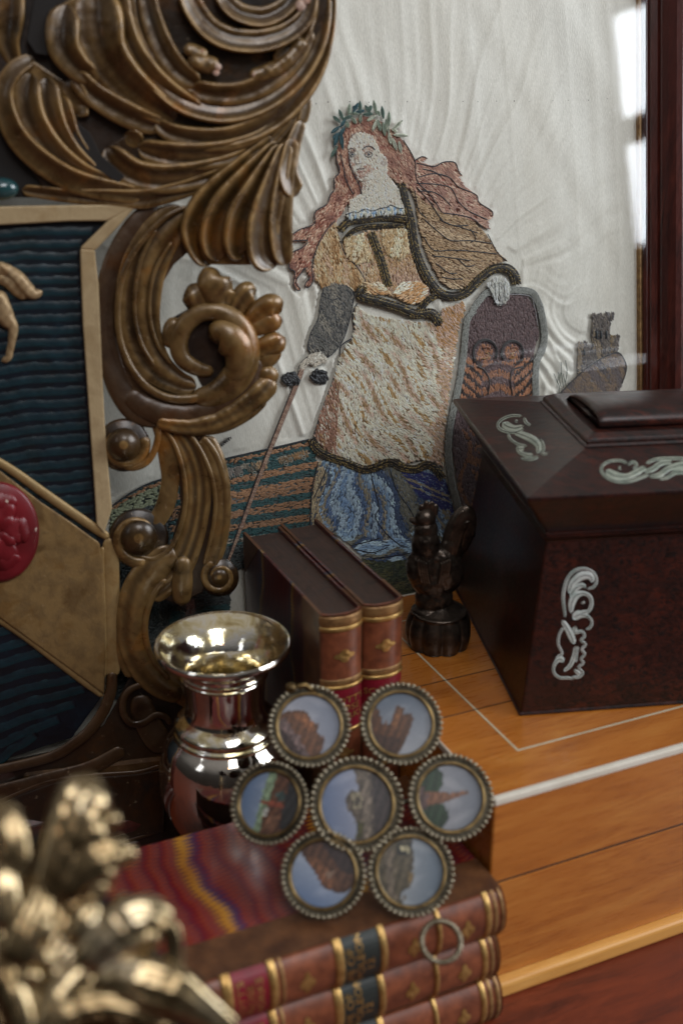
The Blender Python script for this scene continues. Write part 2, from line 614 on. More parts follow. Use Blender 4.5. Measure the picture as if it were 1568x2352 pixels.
# silk and thread
s = NT('silk')
tcn = s.coords((1, 1, 1), TH)
w = s.noise(s.coords((1800, 1800, 260), TH), 1, 2)
w2 = s.noise(s.coords((14, 14, 2.2), TH), 1, 4, .6)
c = s.ramp(w2, [(.3, L4(220, 213, 200)), (.7, L4(234, 230, 221))])
c = s.mix(s.ramp(w, [(.3, (.3,) * 3), (.7, (0, 0, 0))]), c, L4(150, 140, 126))
s.set(base=c, rough=.42, sheen=.4, spec=.55, normal=s.bump(w, .5, .0004))
M['silk'] = s.m


def thread(name, rough=.55, metal=0.0, sheen=.3):
    s = NT(name)
    at = s.n('ShaderNodeAttribute')
    at.attribute_name = 'tint'
    n = s.noise(s.coords(), 2400, 2)
    c = s.mix(s.ramp(n, [(.35, (.0,) * 3), (.7, (.14,) * 3)]), at.outputs[0], (0.02, .018, .015, 1))
    s.set(base=c, rough=rough, sheen=sheen, metal=metal, normal=s.bump(n, .25, .0002))
    return s.m


M['thread'] = thread('silk_thread', .5)
M['cord'] = thread('metal_cord', .38, .35)
M['enamel'] = thread('painted_miniature', .55, 0, 0)

# pane of the picture: clear with a mirror film, real Fresnel
s = NT('picture_glass')
fr = s.n('ShaderNodeFresnel')
fr.inputs[0].default_value = 1.52
tr = s.n('ShaderNodeBsdfTransparent')
tr.inputs[0].default_value = (.99, .995, .99, 1)
gl = s.n('ShaderNodeBsdfGlossy')
gl.inputs['Roughness'].default_value = 0.03
mx = s.n('ShaderNodeMixShader')
gg = s.n('ShaderNodeNewGeometry')
mm_ = s.n('ShaderNodeMath', operation='MULTIPLY')
fm_ = s.n('ShaderNodeMath', operation='SUBTRACT')
fm_.inputs[0].default_value = 1.0
f2_ = s.n('ShaderNodeMath', operation='MULTIPLY', use_clamp=True)
f2_.inputs[1].default_value = 1.9
s.l(gg.outputs['Backfacing'], fm_.inputs[1])
s.l(fr.outputs[0], f2_.inputs[0])
s.l(f2_.outputs[0], mm_.inputs[0])
s.l(fm_.outputs[0], mm_.inputs[1])
s.l(mm_.outputs[0], mx.inputs[0])
s.l(tr.outputs[0], mx.inputs[1])
s.l(gl.outputs[0], mx.inputs[2])
s.l(mx.outputs[0], s.out.inputs[0])
M['glass'] = s.m
# ------------------------------------------------------------------ setting: the table top
table = MB()
table.box(P(-1.6, -1.2, -.04), U * 3.2, V * 3.0, Z * .04)
o = table.build('table_top', M['mahogany'], smooth=False)
o['kind'] = 'structure'
o['label'] = 'dark red mahogany table top under everything'
bevel(o, .003)

# ------------------------------------------------------------------ satinwood box
bx = thing('satinwood_box', 'pale satinwood box with white edging and inlaid string line carrying the dark caddy', 'box', P(0.25, .12, 0))
BU, BV = .62, .240
mb = MB(); mb.box(P(0, 0, .012), U * BU, V * BV, Z * (.080 - .012)); bevel(mb.build('body', M['satin'], bx, False), .0008)
mb = MB(); mb.box(P(.0004, .0004, .079), U * (BU - .0008), V * (BV - .0008), Z * .003); mb.build('lid_seam', M['engraved'], bx, False)
mb = MB(); mb.box(P(0, 0, .0808), U * BU, V * BV, Z * (BOXH - .0808 - .0004)); bevel(mb.build('lid', M['satin'], bx, False), .0012)
mb = MB(); mb.box(P(0.003, -.006, .0), U * (BU + .006), V * (BV + .012), Z * .0118); bevel(mb.build('base_moulding', M['satin_edge'], bx, False), .003, 3)
for (u, v_, du, dv) in ((0, -.0006, BU, .0042), (0, BV - .0016, BU, .0018), (-.0006, .0038, .0014, BV - .0058), (BU - .0036, .0038, .0042, BV - .0058)):
    mb = MB(); mb.box(P(u, v_, BOXH - .0042), U * du, V * dv, Z * .0046)
    bevel(mb.build('white_edging', M['ivory'], bx, False), .0009, 2)
for (u, v_, du, dv) in ((.036, .035, BU - .072, .0013), (.036, BV - .0363, BU - .072, .0013), (.036, .0365, .0013, BV - .0731), (BU - .0373, .0365, .0013, BV - .0731)):
    mb = MB(); mb.box(P(u, v_, BOXH - .001), U * du, V * dv, Z * .00075)
    mb.build('inlaid_string', M['string'], bx, False)

for (u, v_, du) in ((.0045, .083, .105), (.0045, .121, .07), (.0045, .160, .05)):
    mb = MB(); mb.box(P(u, v_, BOXH - .0006), U * du, V * .00022 + U * .0002, Z * .00070)
    mb.build('veneer_joint', M['engraved'], bx, False)
# ------------------------------------------------------------------ tea caddy
cd = thing('tea_caddy', 'dark rosewood tea caddy with mother-of-pearl inlay standing on the satinwood box', 'tea caddy', C0 + UC * .16 + VC * .09)
CW, CD = .34, .176


def C(a, b, z): return C0 * [1, 1, 0] + UC * a + VC * b + Z * z


def ring(d, z): return np.array([C(d, d, z), C(CW - d, d, z), C(CW - d, CD - d, z), C(d, CD - d, z)])


def rings(mb, rs, cap=True):
    mb.grid(np.array(rs), close_v=True)
    n0 = mb.n - len(rs) * 4
    if cap:
        mb.f.append([n0 + 3, n0 + 2, n0 + 1, n0])
        k = n0 + (len(rs) - 1) * 4
        mb.f.append([k, k + 1, k + 2, k + 3])


mb = MB(); rings(mb, [ring(.0, BOXH + .0005), ring(.0003, BOXH + .004), ring(.0118, .2445), ring(.0112, .2462)])
bevel(mb.build('body', M['rosewood'], cd, False), .0012)
mb = MB(); rings(mb, [ring(.0100, .2468), ring(.0085, .2484), ring(.0118, .2492)]); mb.build('bead_moulding', M['rosewood'], cd, False)
mb = MB(); rings(mb, [ring(.0118, .2494), ring(.0112, .2515), ring(-.0059, .2775), ring(-.0062, .2800), ring(.0425, .2905), ring(.0435, .2906)])
bevel(mb.build('lid', M['rosewood'], cd, False), .001)
mb = MB(); rings(mb, [ring(.0425, .2908), ring(.0428, .2945), ring(.0475, .2972), ring(.0495, .2976)])
bevel(mb.build('top_moulding', M['rosewood'], cd, False), .0012)
# raised cushion block with rounded lip
pr_ = [(.0535, .2977), (.0520, .3000), (.0525, .3030), (.0555, .3058), (.0620, .3076), (.0740, .3080), (.0880, .3072), (.1010, .3052), (.1100, .3020), (.1150, .2977)]
mb = MB()
g = []
for a_, sh in ((.0540, .55), (.0525, .8), (.0535, .93), (.0575, 1.0), (CW - .0575, 1.0), (CW - .0535, .93), (CW - .0525, .8), (CW - .0540, .55)):
    g.append([C(a_, .084 + (b_ - .084) * (.9 + .1 * sh), .2976 + (z_ - .2976) * sh) for b_, z_ in pr_])
mb.grid(np.array(g), close_v=True)
mb.f.append(list(range(10))[::-1]); mb.f.append([70 + q for q in range(10)])
mb.build('top_block', M['rosewood'], cd, True)
# inlay: strokes laid in the plane of each panel
n_front = np.cross(UC, (C(.0118, .0118, .2445) - C(0, 0, BOXH))); n_front /= np.linalg.norm(n_front)
if n_front @ (CAM - C0) < 0: n_front = -n_front
PF = Plane(C(0, 0, BOXH) + n_front * .0002, n_front)
pa, pb, pc = C(-.0062, -.0062, .2800), C(.0425, .0425, .2905), C(CW, -.0062, .2800)
nt = np.cross(pc - pa, pb - pa); nt *= np.sign(nt[2]) / np.linalg.norm(nt)
PT = Plane(pa + nt * .0002, nt)
pc = C(-.0062, CD, .2800)
nl = np.cross(pc - pa, pb - pa); nl *= np.sign(nl[2]) / np.linalg.norm(nl)
PL = Plane(pa + nl * .0002, nl)


def inlay(name, plane, strokes, m, label=None):
    mb = MB()
    for st in strokes:
        stroke(mb, plane, Q_(st), .00025, bulge=.06, thick=1.2, m=5, rough=0)
    o = mb.build(name, m, cd)
    mb = MB()
    for st in strokes:
        q = [(p[0], p[1], 2.0) for p in st]
        stroke(mb, plane, Q_(q), .00025, bulge=.06, thick=.2, m=4, rough=0, h0=.62 + .06 * st[0][2] * .4)
    mb.build('engraving', M['engraved'], o)
    if label: o['label'] = label
    return o


inlay('pearl_inlay', PF, [
    [(850, 1625, 8), (838, 1500, 10), (860, 1400, 10), (905, 1345, 10), (965, 1330, 9), (1020, 1355, 9), (1040, 1400, 9), (1025, 1440, 9), (985, 1455, 7)],
    [(872, 1480, 12), (895, 1420, 22), (950, 1375, 26), (1005, 1378, 20), (1015, 1415, 12)],
    [(880, 1500, 10), (910, 1455, 16), (955, 1430, 14), (975, 1450, 8)],
    [(885, 1600, 10), (890, 1540, 22), (915, 1495, 22), (960, 1480, 14), (1000, 1500, 12), (1010, 1545, 12), (990, 1590, 12), (940, 1600, 16)],
    [(955, 1530, 14), (962, 1545, 14)],
    [(900, 1640, 20), (930, 1610, 26), (985, 1620, 10), (1012, 1655, 9), (1000, 1690, 9), (975, 1700, 8)],
    [(830, 1645, 12), (860, 1690, 18), (890, 1750, 20), (905, 1790, 12)],
    [(915, 1680, 16), (905, 1720, 12), (950, 1712, 9), (968, 1740, 9), (945, 1768, 9), (975, 1790, 8), (950, 1822, 9), (970, 1850, 8), (945, 1880, 8), (962, 1905, 8), (930, 1930, 8), (958, 1965, 8), (930, 1990, 9), (890, 1990, 9)],
    [(845, 1680, 8), (815, 1730, 8), (808, 1790, 8), (830, 1840, 8), (820, 1860, 10), (795, 1870, 9)],
    [(912, 1800, 9), (905, 1860, 14), (880, 1920, 13), (840, 1955, 9)],
    [(840, 1900, 10), (825, 1880, 22), (800, 1890, 14), (780, 1930, 9), (785, 1970, 9), (820, 1995, 9), (870, 1995, 9), (900, 2005, 7)],
    [(925, 1800, 10), (920, 1840, 8), (915, 1900, 8)],
    [(905, 1945, 8), (940, 1975, 16)]], M['pearl'], 'white scroll inlay on the front')
inlay('pearl_inlay', PL, [
    [(590, 402, 8), (520, 400, 9), (460, 425, 9), (440, 460, 9), (470, 490, 10), (540, 500, 10), (600, 480, 8)],
    [(470, 440, 16), (490, 460, 28), (540, 475, 18), (600, 462, 10)],
    [(545, 432, 11), (562, 434, 11)], [(600, 410, 8), (612, 440, 10), (640, 460, 8)],
    [(500, 505, 9), (520, 545, 9), (570, 575, 9), (620, 585, 9)],
    [(540, 500, 16), (600, 520, 22), (660, 550, 24), (690, 590, 18), (680, 630, 12)],
    [(560, 580, 9), (570, 620, 12), (620, 640, 14), (660, 640, 12)],
    [(560, 600, 16), (600, 600, 16)], [(700, 540, 8), (720, 590, 9), (710, 635, 9), (750, 625, 7)],
    [(580, 660, 8), (640, 665, 10), (690, 645, 9)]], M['pearl_green'], 'greenish scroll inlay on the left lid panel')
inlay('pearl_inlay', PT, [
    [(1230, 690, 9), (1180, 672, 9), (1110, 680, 9), (1070, 715, 9), (1085, 760, 10), (1150, 795, 11), (1230, 800, 10), (1310, 775, 10), (1360, 755, 9)],
    [(1100, 730, 20), (1140, 760, 26), (1220, 770, 18), (1290, 740, 20), (1340, 710, 14)],
    [(1172, 718, 12), (1190, 718, 12)], [(1230, 700, 8), (1262, 680, 10), (1285, 700, 9), (1260, 722, 8)],
    [(1340, 690, 9), (1400, 665, 10), (1470, 660, 11), (1568, 660, 11), (1640, 668, 9)],
    [(1330, 740, 12), (1380, 725, 18), (1430, 690, 16), (1500, 680, 14)],
    [(1360, 770, 9), (1420, 760, 16), (1480, 720, 18), (1560, 700, 24), (1620, 690, 14)],
    [(1420, 785, 9), (1470, 775, 10), (1520, 745, 14), (1600, 740, 20)]], M['pearl_green'], 'greenish scroll inlay on the front lid panel')
# ------------------------------------------------------------------ books
def text_mesh(s, size):
    cu_ = bpy.data.curves.new('lettering', 'FONT')
    cu_.body, cu_.size, cu_.align_x, cu_.align_y = s, size, 'CENTER', 'CENTER'
    cu_.resolution_u = 3
    cu_.space_line = .95
    cu_.offset = size * .012
    ob = bpy.data.objects.new('lettering', cu_)
    COL.objects.link(ob)
    dg = bpy.context.evaluated_depsgraph_get()
    me = ob.evaluated_get(dg).to_mesh()
    v = np.array([x.co[:] for x in me.vertices]).reshape(-1, 3)
    f = [list(p.vertices) for p in me.polygons]
    ob.to_mesh_clear() if False else None
    bpy.data.objects.remove(ob)
    bpy.data.curves.remove(cu_)
    return v, f


class Book:
    def __init__(s, root, o, th, dp, hl, T, D, H, bulge, side_mat, corner=True):
        s.o, s.th, s.dp, s.hl, s.T, s.D, s.H, s.bulge = o, th, dp, hl, T, D, H, bulge
        s.root = root
        bt = .0021
        sq = .0028
        flip = np.dot(np.cross(th, dp), hl) < 0
        for k, a in enumerate((0, T - bt)):
            mb = MB()
            mb.box(o + th * a, th * bt, dp * D, hl * H)
            c = bevel(mb.build('cover_board', side_mat, root, False), .0007)
            # leather back strip and corners, a hair proud of the marbled side
            e = -.00025 if k == 0 else .00025
            mb = MB()
            mb.box(o + th * (a + e) - hl * .0002 - dp * .0002, th * bt, dp * (.026 if corner else .03), hl * (H + .0004))
            mb.build('leather_joint', M['leather_dark'], c, False)
            if corner:
                for hh, sg in ((0, 1), (H, -1)):
                    mb = MB()
                    L = .030
                    p0 = o + th * (a + e) + dp * (D + .0002) + hl * (hh - sg * .0002)
                    tri = [p0, p0 - dp * L, p0 + hl * sg * L]
                    v = tri + [q + th * bt for q in tri]
                    mb.add(v, [[0, 2, 1], [3, 4, 5], [0, 1, 4, 3], [1, 2, 5, 4], [2, 0, 3, 5]])
                    mb.build('leather_corner', M['leather_dark'], c, False)
        mb = MB()
        mb.box(o + th * bt + dp * .002 + hl * sq, th * (T - 2 * bt), dp * (D - .002 - sq), hl * (H - 2 * sq))
        mb.build('page_block', M['pages'], root, False)
        mb = MB()
        tt = np.linspace(-.8, .8, 12)
        mb.tube([s.sp(q, H - sq - .0004, -.0042) for q in tt], .0011, 8)
        mb.build('headband', M['headband'], root)
        # rounded spine
        mb = MB()
        n = 17
        t = np.linspace(-1, 1, n)
        hs = np.linspace(0, 1, 24)
        outer = np.array([[s.sp(tt, h * H, 0) for tt in t] for h in hs])
        inner = np.array([[s.sp(tt, h * H, -.0022) for tt in t[::-1]] for h in hs])
        mb.grid(np.concatenate([outer, inner], 1), close_v=True, flip=not flip)
        k = 2 * n
        mb.f.append(list(range(k)))
        mb.f.append([23 * k + j for j in range(k)][::-1])
        s.spine = mb.build('spine', M['leather'], root)

    def sp(s, t, h, off):
        """point on the spine: t across -1..1, h along from the foot, off outward"""
        a = t * 1.25
        w = math.sin(a) / math.sin(1.25)
        q = (math.cos(a) - math.cos(1.25)) / (1 - math.cos(1.25))
        return s.o + s.th * (s.T / 2 + w * (s.T / 2 + off * .8)) - s.dp * (q * s.bulge + off * (.35 + .65 * q)) + s.hl * h

    def patch(s, name, h0, h1, off, m, t0=-1.0, t1=1.0, rib=0.0):
        t = np.linspace(t0, t1, 15)
        hs = np.linspace(h0, h1, 7 if rib else 2)
        g = [[s.sp(tt, hs[0], -.0002) for tt in t]]
        for h in hs:
            x = (h - h0) / (h1 - h0) * 2 - 1
            g.append([s.sp(tt, h, off + rib * sqrt(max(0, 1 - x * x))) for tt in t])
        g.append([s.sp(tt, hs[-1], -.0002) for tt in t])
        mb = MB()
        mb.grid(np.array(g), flip=np.dot(np.cross(s.th, s.dp), s.hl) > 0)
        return mb.build(name, m, s.root, smooth=rib > 0)

    def lozenge(s, h, size=.0052):
        """small four-lobed gilt flower stamped in a panel"""
        mb = MB()
        pts = []
        for k in range(32):
            a = k * 2 * pi / 32
            r = size * (.62 + .38 * abs(cos(2 * a)) ** 1.5)
            pts.append((r * cos(a) * 1.0, r * sin(a) * .82))
        a1 = s.T / 2
        ring_ = [s.sp(x / a1, h + y, .00035) for x, y in pts]
        mid = [s.sp(x * .45 / a1, h + y * .45, .0006) for x, y in pts]
        c = s.sp(0, h, .0003)
        v = ring_ + mid + [c]
        f = [[i, (i + 1) % 32, 32 + (i + 1) % 32, 32 + i] for i in range(32)] + [[32 + i, 32 + (i + 1) % 32, 64] for i in range(32)]
        mb.add(v, f)
        return mb.build('gilt_flower', M['gold'], s.root, False)

    def letters(s, txt, h, size, m=None):
        v, f = text_mesh(txt, size)
        a1 = s.T / 2
        pts = [s.sp(max(-.95, min(.95, x / a1)), h + y, .00075) for x, y, _ in v]
        mb = MB()
        mb.add(pts, f)
        return mb.build('lettering', m or M['gold'], s.root, False)


# two upright volumes behind the trinket
for (u0, T, ztop, lab) in ((-.0535, .0265, .2070, 'left upright half-calf book with marbled side, its dark board towards the silver vase'),
                          (-.0266, .0260, .2080, 'right upright half-calf book beside the satinwood box, behind the bronze rooster')):
    o = P(u0, .1110, 0)
    t = thing('book', lab, 'book', P(u0 + T / 2, .18, 0), 'upright calf books')
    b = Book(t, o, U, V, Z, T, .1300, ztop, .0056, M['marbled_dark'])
    H = ztop
    b.patch('gilt_band', H - .0075, H - .0012, .0003, M['gold_dim'], rib=.0003)
    b.patch('gilt_band', H - .0110, H - .0080, .0005, M['gold'], rib=.0004)
    b.patch('gilt_band', H - .0462, H - .0425, .0003, M['gold_dim'], rib=.0003)
    b.patch('gilt_band', H - .0492, H - .0466, .0006, M['gold'], rib=.0007)
    b.lozenge(H - .0270)
    b.patch('title_label', H - .0765, H - .0494, .0004, M['label_red'], -.985, .985)
    b.letters("SCOTT'S\nPROSE\nWORKS", H - .0625, .0058)
    b.patch('gilt_band', H - .0795, H - .0767, .0006, M['gold'], rib=.0007)
    for k in range(1, 4):
        q = H - .0790 - k * .0290
        b.patch('gilt_band', q - .0028, q, .0006, M['gold'], rib=.0007)
        b.lozenge(q + .0140)

# stack of three lying volumes
def ux(x):
    y = 2095 - .271 * (x - 1170)
    pl = Plane(P(0, -.018, 0), -V)
    q = pl.at(np.array([x, y]))
    return float((q - G0) @ U)


STOP = .0910
uR = -.0008
LEN = .200
for k in range(3):
    T = .0300
    z0 = STOP - (k + 1) * .0303
    du = (-.0, -.0012, .0010)[k] - .0011
    lab = ('top lying book of the stack, marbled red board carrying the round trinket',
           'middle lying book of the stack, between two like it',
           'lowest lying book of the stack, resting on the mahogany table')[k]
    dv = (0, .001, -.0006)[k]
    o = P(uR + du, -.014 + dv, max(z0, 0.0003))
    t = thing('book', lab, 'book', P(uR - .1, .05, max(z0, 0)), 'stacked calf books')
    b = Book(t, o, Z, V, -U, T, .112, LEN, .0075, M['marbled'])

    def hx(x): return -(ux(x) - (uR + du))
    # hl runs from the foot (right) to the head (left)
    b.patch('gilt_band', .0015, hx(1143), .0004, M['gold_dim'], rib=.0005)
    b.patch('gilt_band', hx(1136), hx(1127), .0003, M['gold_dim'], rib=.0003)
    b.patch('gilt_band', hx(1121), hx(1108), .0005, M['gold'], rib=.0006)
    b.lozenge(hx(1067), .0050)
    b.patch('gilt_band', hx(1008), hx(997), .0006, M['gold'], rib=.0008)
    b.lozenge(hx(946), .0050)
    b.patch('gilt_band', hx(884), hx(868), .0006, M['gold'], rib=.0008)
    b.patch('volume_label', hx(868), hx(787), .0003, M['label_green'], -.985, .985)
    b.letters("LIFE OF\nNAPOLEON\n12", hx(823), .0056)
    b.patch('gilt_band', hx(786), hx(766), .0006, M['gold'], rib=.0008)
    b.lozenge(hx(701), .0052)
    b.patch('gilt_band', hx(650), hx(642), .0003, M['gold_dim'], rib=.0004)
    b.patch('gilt_band', hx(634), hx(615), .0006, M['gold'], rib=.0008)
    b.patch('title_label', hx(613), hx(533), .0003, M['label_red'], -.985, .985)
    b.letters("SCOTT'S\nPROSE\nWORKS", hx(572), .0052)
    b.patch('gilt_band', hx(532), hx(508), .0006, M['gold'], rib=.0008)
    b.lozenge(hx(450), .0052)
    b.patch('gilt_band', hx(400), hx(386), .0006, M['gold'], rib=.0008)

# ------------------------------------------------------------------ vase
VU, VV = -.0997, .150
VP_ = P(VU, VV, 0)
vs = thing('silvered_vase', 'silvered glass vase with a flared golden mouth behind the book stack', 'vase', VP_)


def vz(y):
    return CAMZ - VP_[1] * tan(PITCH + math.atan((y - CY) / F))


def lathe(mb, prof, center, k=72, flip=False):
    p = cr_spline([(r, z) for r, z in prof], max(24, len(prof) * 7)) if len(prof) > 2 else np.array(prof)
    th = np.linspace(0, 2 * pi, k, endpoint=False)
    g = np.stack([center[0] + p[:, 0:1] * np.cos(th), center[1] + p[:, 0:1] * np.sin(th), np.repeat(p[:, 1:2], k, 1)], -1)
    mb.grid(g, close_v=True, flip=flip)


pr = .7 / F
mb = MB()
lathe(mb, [(154 * pr, vz(1473)), (157 * pr, vz(1478)), (156 * pr, vz(1486)), (146 * pr, vz(1494)), (118 * pr, vz(1506)), (104 * pr, vz(1518)), (101 * pr, vz(1530))], VP_)
mb.build('lip', M['silver'], vs)
mb = MB(); lathe(mb, [(100 * pr, vz(1528)), (104.5 * pr, vz(1531)), (104.5 * pr, vz(1535)), (101 * pr, vz(1540)), (103 * pr, vz(1544)), (99 * pr, vz(1549))], VP_)
mb.build('neck_ring', M['silver_gold'], vs)
mb = MB(); lathe(mb, [(99 * pr, vz(1547)), (95 * pr, vz(1570)), (92 * pr, vz(1600)), (93 * pr, vz(1622)), (98 * pr, vz(1636))], VP_)
mb.build('neck', M['silver'], vs)
mb = MB(); lathe(mb, [(97 * pr, vz(1634)), (110 * pr, vz(1642)), (121 * pr, vz(1652)), (123 * pr, vz(1659)), (118 * pr, vz(1665)), (124 * pr, vz(1671)), (126 * pr, vz(1677))], VP_)
mb.build('collar', M['silver_gold'], vs)
mb = MB(); lathe(mb, [(124 * pr, vz(1675)), (146 * pr, vz(1700)), (161 * pr, vz(1740)), (166 * pr, vz(1780)), (160 * pr, vz(1822)), (140 * pr, vz(1868)), (108 * pr, vz(1910)), (74 * pr, vz(1945)),
                      (60 * pr, .028), (72 * pr, .012), (92 * pr, .006), (96 * pr, .0), (60 * pr, .0004), (4 * pr, .0004)], VP_)
mb.build('bowl', M['silver'], vs)
mb = MB(); lathe(mb, [(154 * pr, vz(1473)), (149 * pr, vz(1474)), (138 * pr, vz(1482)), (112 * pr, vz(1502)), (84 * pr, vz(1540)), (72 * pr, vz(1590)), (70 * pr, vz(1650)), (90 * pr, vz(1700)), (4 * pr, vz(1760))], VP_, flip=True)
mb.build('inner_lining', M['silver_gold'], vs)

# ------------------------------------------------------------------ trinket of seven round miniatures
TRN = np.array([.02, -cos(radians(40)), sin(radians(40))])
TP = Plane(onz(842, 2118, STOP) + np.array([0, .001, .0045]), TRN)
tr_ = thing('miniature_trinket', 'cluster of seven round painted miniatures in beaded silvery mounts leaning on the book stack', 'trinket', TP.p)


def pip(poly, x, y):
    poly = np.asarray(poly, float)[:, :2]
    inside = np.zeros(np.shape(x), bool)
    j = len(poly) - 1
    for i in range(len(poly)):
        xi, yi = poly[i]
        xj, yj = poly[j]
        c = ((yi > y) != (yj > y)) & (x < (xj - xi) * (y - yi) / (yj - yi + 1e-12) + xi)
        inside ^= c
        j = i
    return inside


SCN = [
    (710, 1668, 95, (0, 0), dict(sky=((126, 138, 166), (186, 184, 196), (1, -.4)), shapes=[
        ([(-1.1, -.3), (-.7, -.5), (-.2, -.52), (0, -.36), (.08, -.1), (.3, -.08), (.28, .25), (.52, .42), (.48, .6), (.3, 1.1), (-1.1, 1.1)], (104, 68, 46)),
        ([(-.6, -.45), (-.1, -.4), (.2, .1), (.1, .3)], (140, 88, 54)),
        ([(-1.1, -.1), (-.8, -.3), (.1, 1.1), (-.5, 1.1)], (118, 96, 92)), ([(-1.1, .1), (-.9, .05), (-.1, 1.1), (-1.1, 1.1)], (62, 46, 44))])),
    (920, 1663, 95, (0, 0), dict(sky=((90, 112, 140), (172, 174, 182), (0, -1)), shapes=[
        ([(-1.1, -.2), (-.9, -.6), (-.72, -.5), (-.66, -.1), (-.5, .05), (-.35, 0), (-.12, -.62), (.12, -.5), (.1, -.3), (.36, -.34), (.42, -.15), (.25, .3), (.1, .62), (-.2, 1.1), (-1.1, 1.1)], (92, 58, 36)),
        ([(-.3, 0), (-.05, -.5), (.05, -.4), (-.15, .2)], (130, 84, 50)), ([(-1, .3), (0, .5), (-.2, 1), (-.9, 1)], (70, 46, 34))])),
    (620, 1845, 94, (-.42, 0), dict(sky=((92, 134, 196), (186, 200, 214), (-1, 0)), shapes=[
        ([(-.28, -1.1), (.1, -1.1), (0, 1.1), (-.3, 1.1)], (140, 160, 128)),
        ([(.02, -1.1), (1.1, -1.1), (1.1, 1.1), (-.05, 1.1), (-.1, .4), (.05, .2), (0, -.2)], (96, 62, 44)),
        ([(-.35, .0), (.3, -.1), (.6, .0), (.2, .08), (-.3, .06)], (150, 76, 56)), ([(-.12, .2), (.05, .15), (.05, .4), (-.1, .45)], (190, 186, 178)),
        ([(.5, -.9), (1.1, -.6), (1.1, .9), (.55, .7)], (46, 44, 44)), ([(.2, -.4), (.4, -.5), (.5, -.2), (.3, -.1)], (66, 82, 78)), ([(.1, .4), (.5, .3), (.4, .8), (0, .8)], (126, 88, 66))])),
    (818, 1848, 108, (.02, 0), dict(sky=((100, 130, 186), (184, 178, 190), (-1, 0)), shapes=[
        ([(-.08, -1.1), (.1, -.3), (-.12, -.42), (-.3, -.2), (-.28, .1), (-.1, .3), (0, .55), (-.06, 1.1), (1.1, 1.1), (1.1, -1.1)], (92, 80, 68)),
        ([(-.12, -.32), (.12, -.36), (.14, .12), (-.1, .1)], (150, 138, 112)), ([(-.02, -.2), (.06, -.2), (.06, .05), (-.02, .05)], (54, 46, 42)), ([(.2, -1.1), (.4, -1.1), (.4, 1.1), (.2, 1.1)], (120, 106, 92)),
        ([(.46, -1.1), (1.1, -1.1), (1.1, 1.1), (.5, 1.1)], (58, 48, 46)), ([(0, .45), (.2, .5), (.15, .9), (-.05, .95)], (70, 66, 34))])),
    (1033, 1832, 98, (.1, 0), dict(sky=((112, 120, 136), (170, 166, 172), (1, 0)), shapes=[
        ([(-1.1, -.9), (-.4, -1), (-.15, -.75), (-.2, -.4), (-.4, -.2), (-.5, 0), (-.2, .3), (-.1, .6), (-.35, .9), (-1.1, 1.1)], (40, 58, 38)),
        ([(-.9, -.25), (-.3, -.2), (0, -.12), (.55, -.16), (.6, -.08), (.1, .04), (-.1, .12), (-.4, .16), (-.9, .2)], (128, 86, 62)),
        ([(-1.1, -.4), (-.8, -.4), (-.75, .3), (-1.1, .3)], (92, 70, 66))])),
    (742, 2008, 96, (-.12, 0), dict(sky=((104, 140, 200), (198, 208, 222), (-.4, .9)), shapes=[
        ([(-.9, -.8), (-.6, -.45), (-.2, .05), (.05, .4), (.5, .55), (.75, .5), (1.1, .2), (1.1, -1.1), (-.6, -1.1)], (84, 54, 38)),
        ([(-.55, -.5), (-.2, -.5), (.5, .2), (.3, .45), (0, .3)], (120, 78, 54)), ([(.1, -.1), (.3, -.1), (.3, .1), (.1, .12)], (150, 120, 100)),
        ([(-.2, -1.1), (1.1, -1.1), (1.1, 0), (.6, -.1)], (52, 36, 34))])),
    (942, 2002, 98, (.06, 0), dict(sky=((84, 110, 136), (180, 184, 188), (1, .1)), shapes=[
        ([(-1.1, -1.1), (.1, -1.1), (.12, -.3), (.0, .1), (-.05, .45), (-.35, .6), (-.3, 1.1), (-1.1, 1.1)], (84, 74, 56)),
        ([(-.4, -.85), (.1, -.85), (.05, -.5), (-.35, -.5)], (40, 38, 34)), ([(-.28, -.78), (0, -.76), (.0, -.62), (-.26, -.62)], (186, 174, 138)), ([(-.1, .0), (.1, .05), (.0, .35), (-.1, .3)], (128, 104, 66)),
        ([(-.75, -1), (-.55, -1), (-.55, 1), (-.75, 1)], (112, 98, 82))])),
]


def disc_frame(n):
    n = n / np.linalg.norm(n)
    e1 = np.cross(Z, n); e1 /= np.linalg.norm(e1)
    return n, e1, np.cross(n, e1)


ico = bpy.data.meshes.new('tmp')
import bmesh
bm = bmesh.new()
bmesh.ops.create_icosphere(bm, subdivisions=2, radius=1)
icov = np.array([v.co[:] for v in bm.verts]); icof = [[v.index for v in f.verts] for f in bm.faces]
bm.free()


def torus(mb, c, n, R, r, k=64, m=10, flat=1.0):
    n, e1, e2 = disc_frame(n)
    a = np.linspace(0, 2 * pi, k, endpoint=False)
    b = np.linspace(0, 2 * pi, m, endpoint=False)
    rad = np.cos(a)[:, None] * e1 + np.sin(a)[:, None] * e2
    g = c + rad[:, None] * (R + r * np.cos(b))[None, :, None] + n * (r * flat * np.sin(b))[None, :, None]
    mb.grid(g, close_u=True, close_v=True, flip=True)


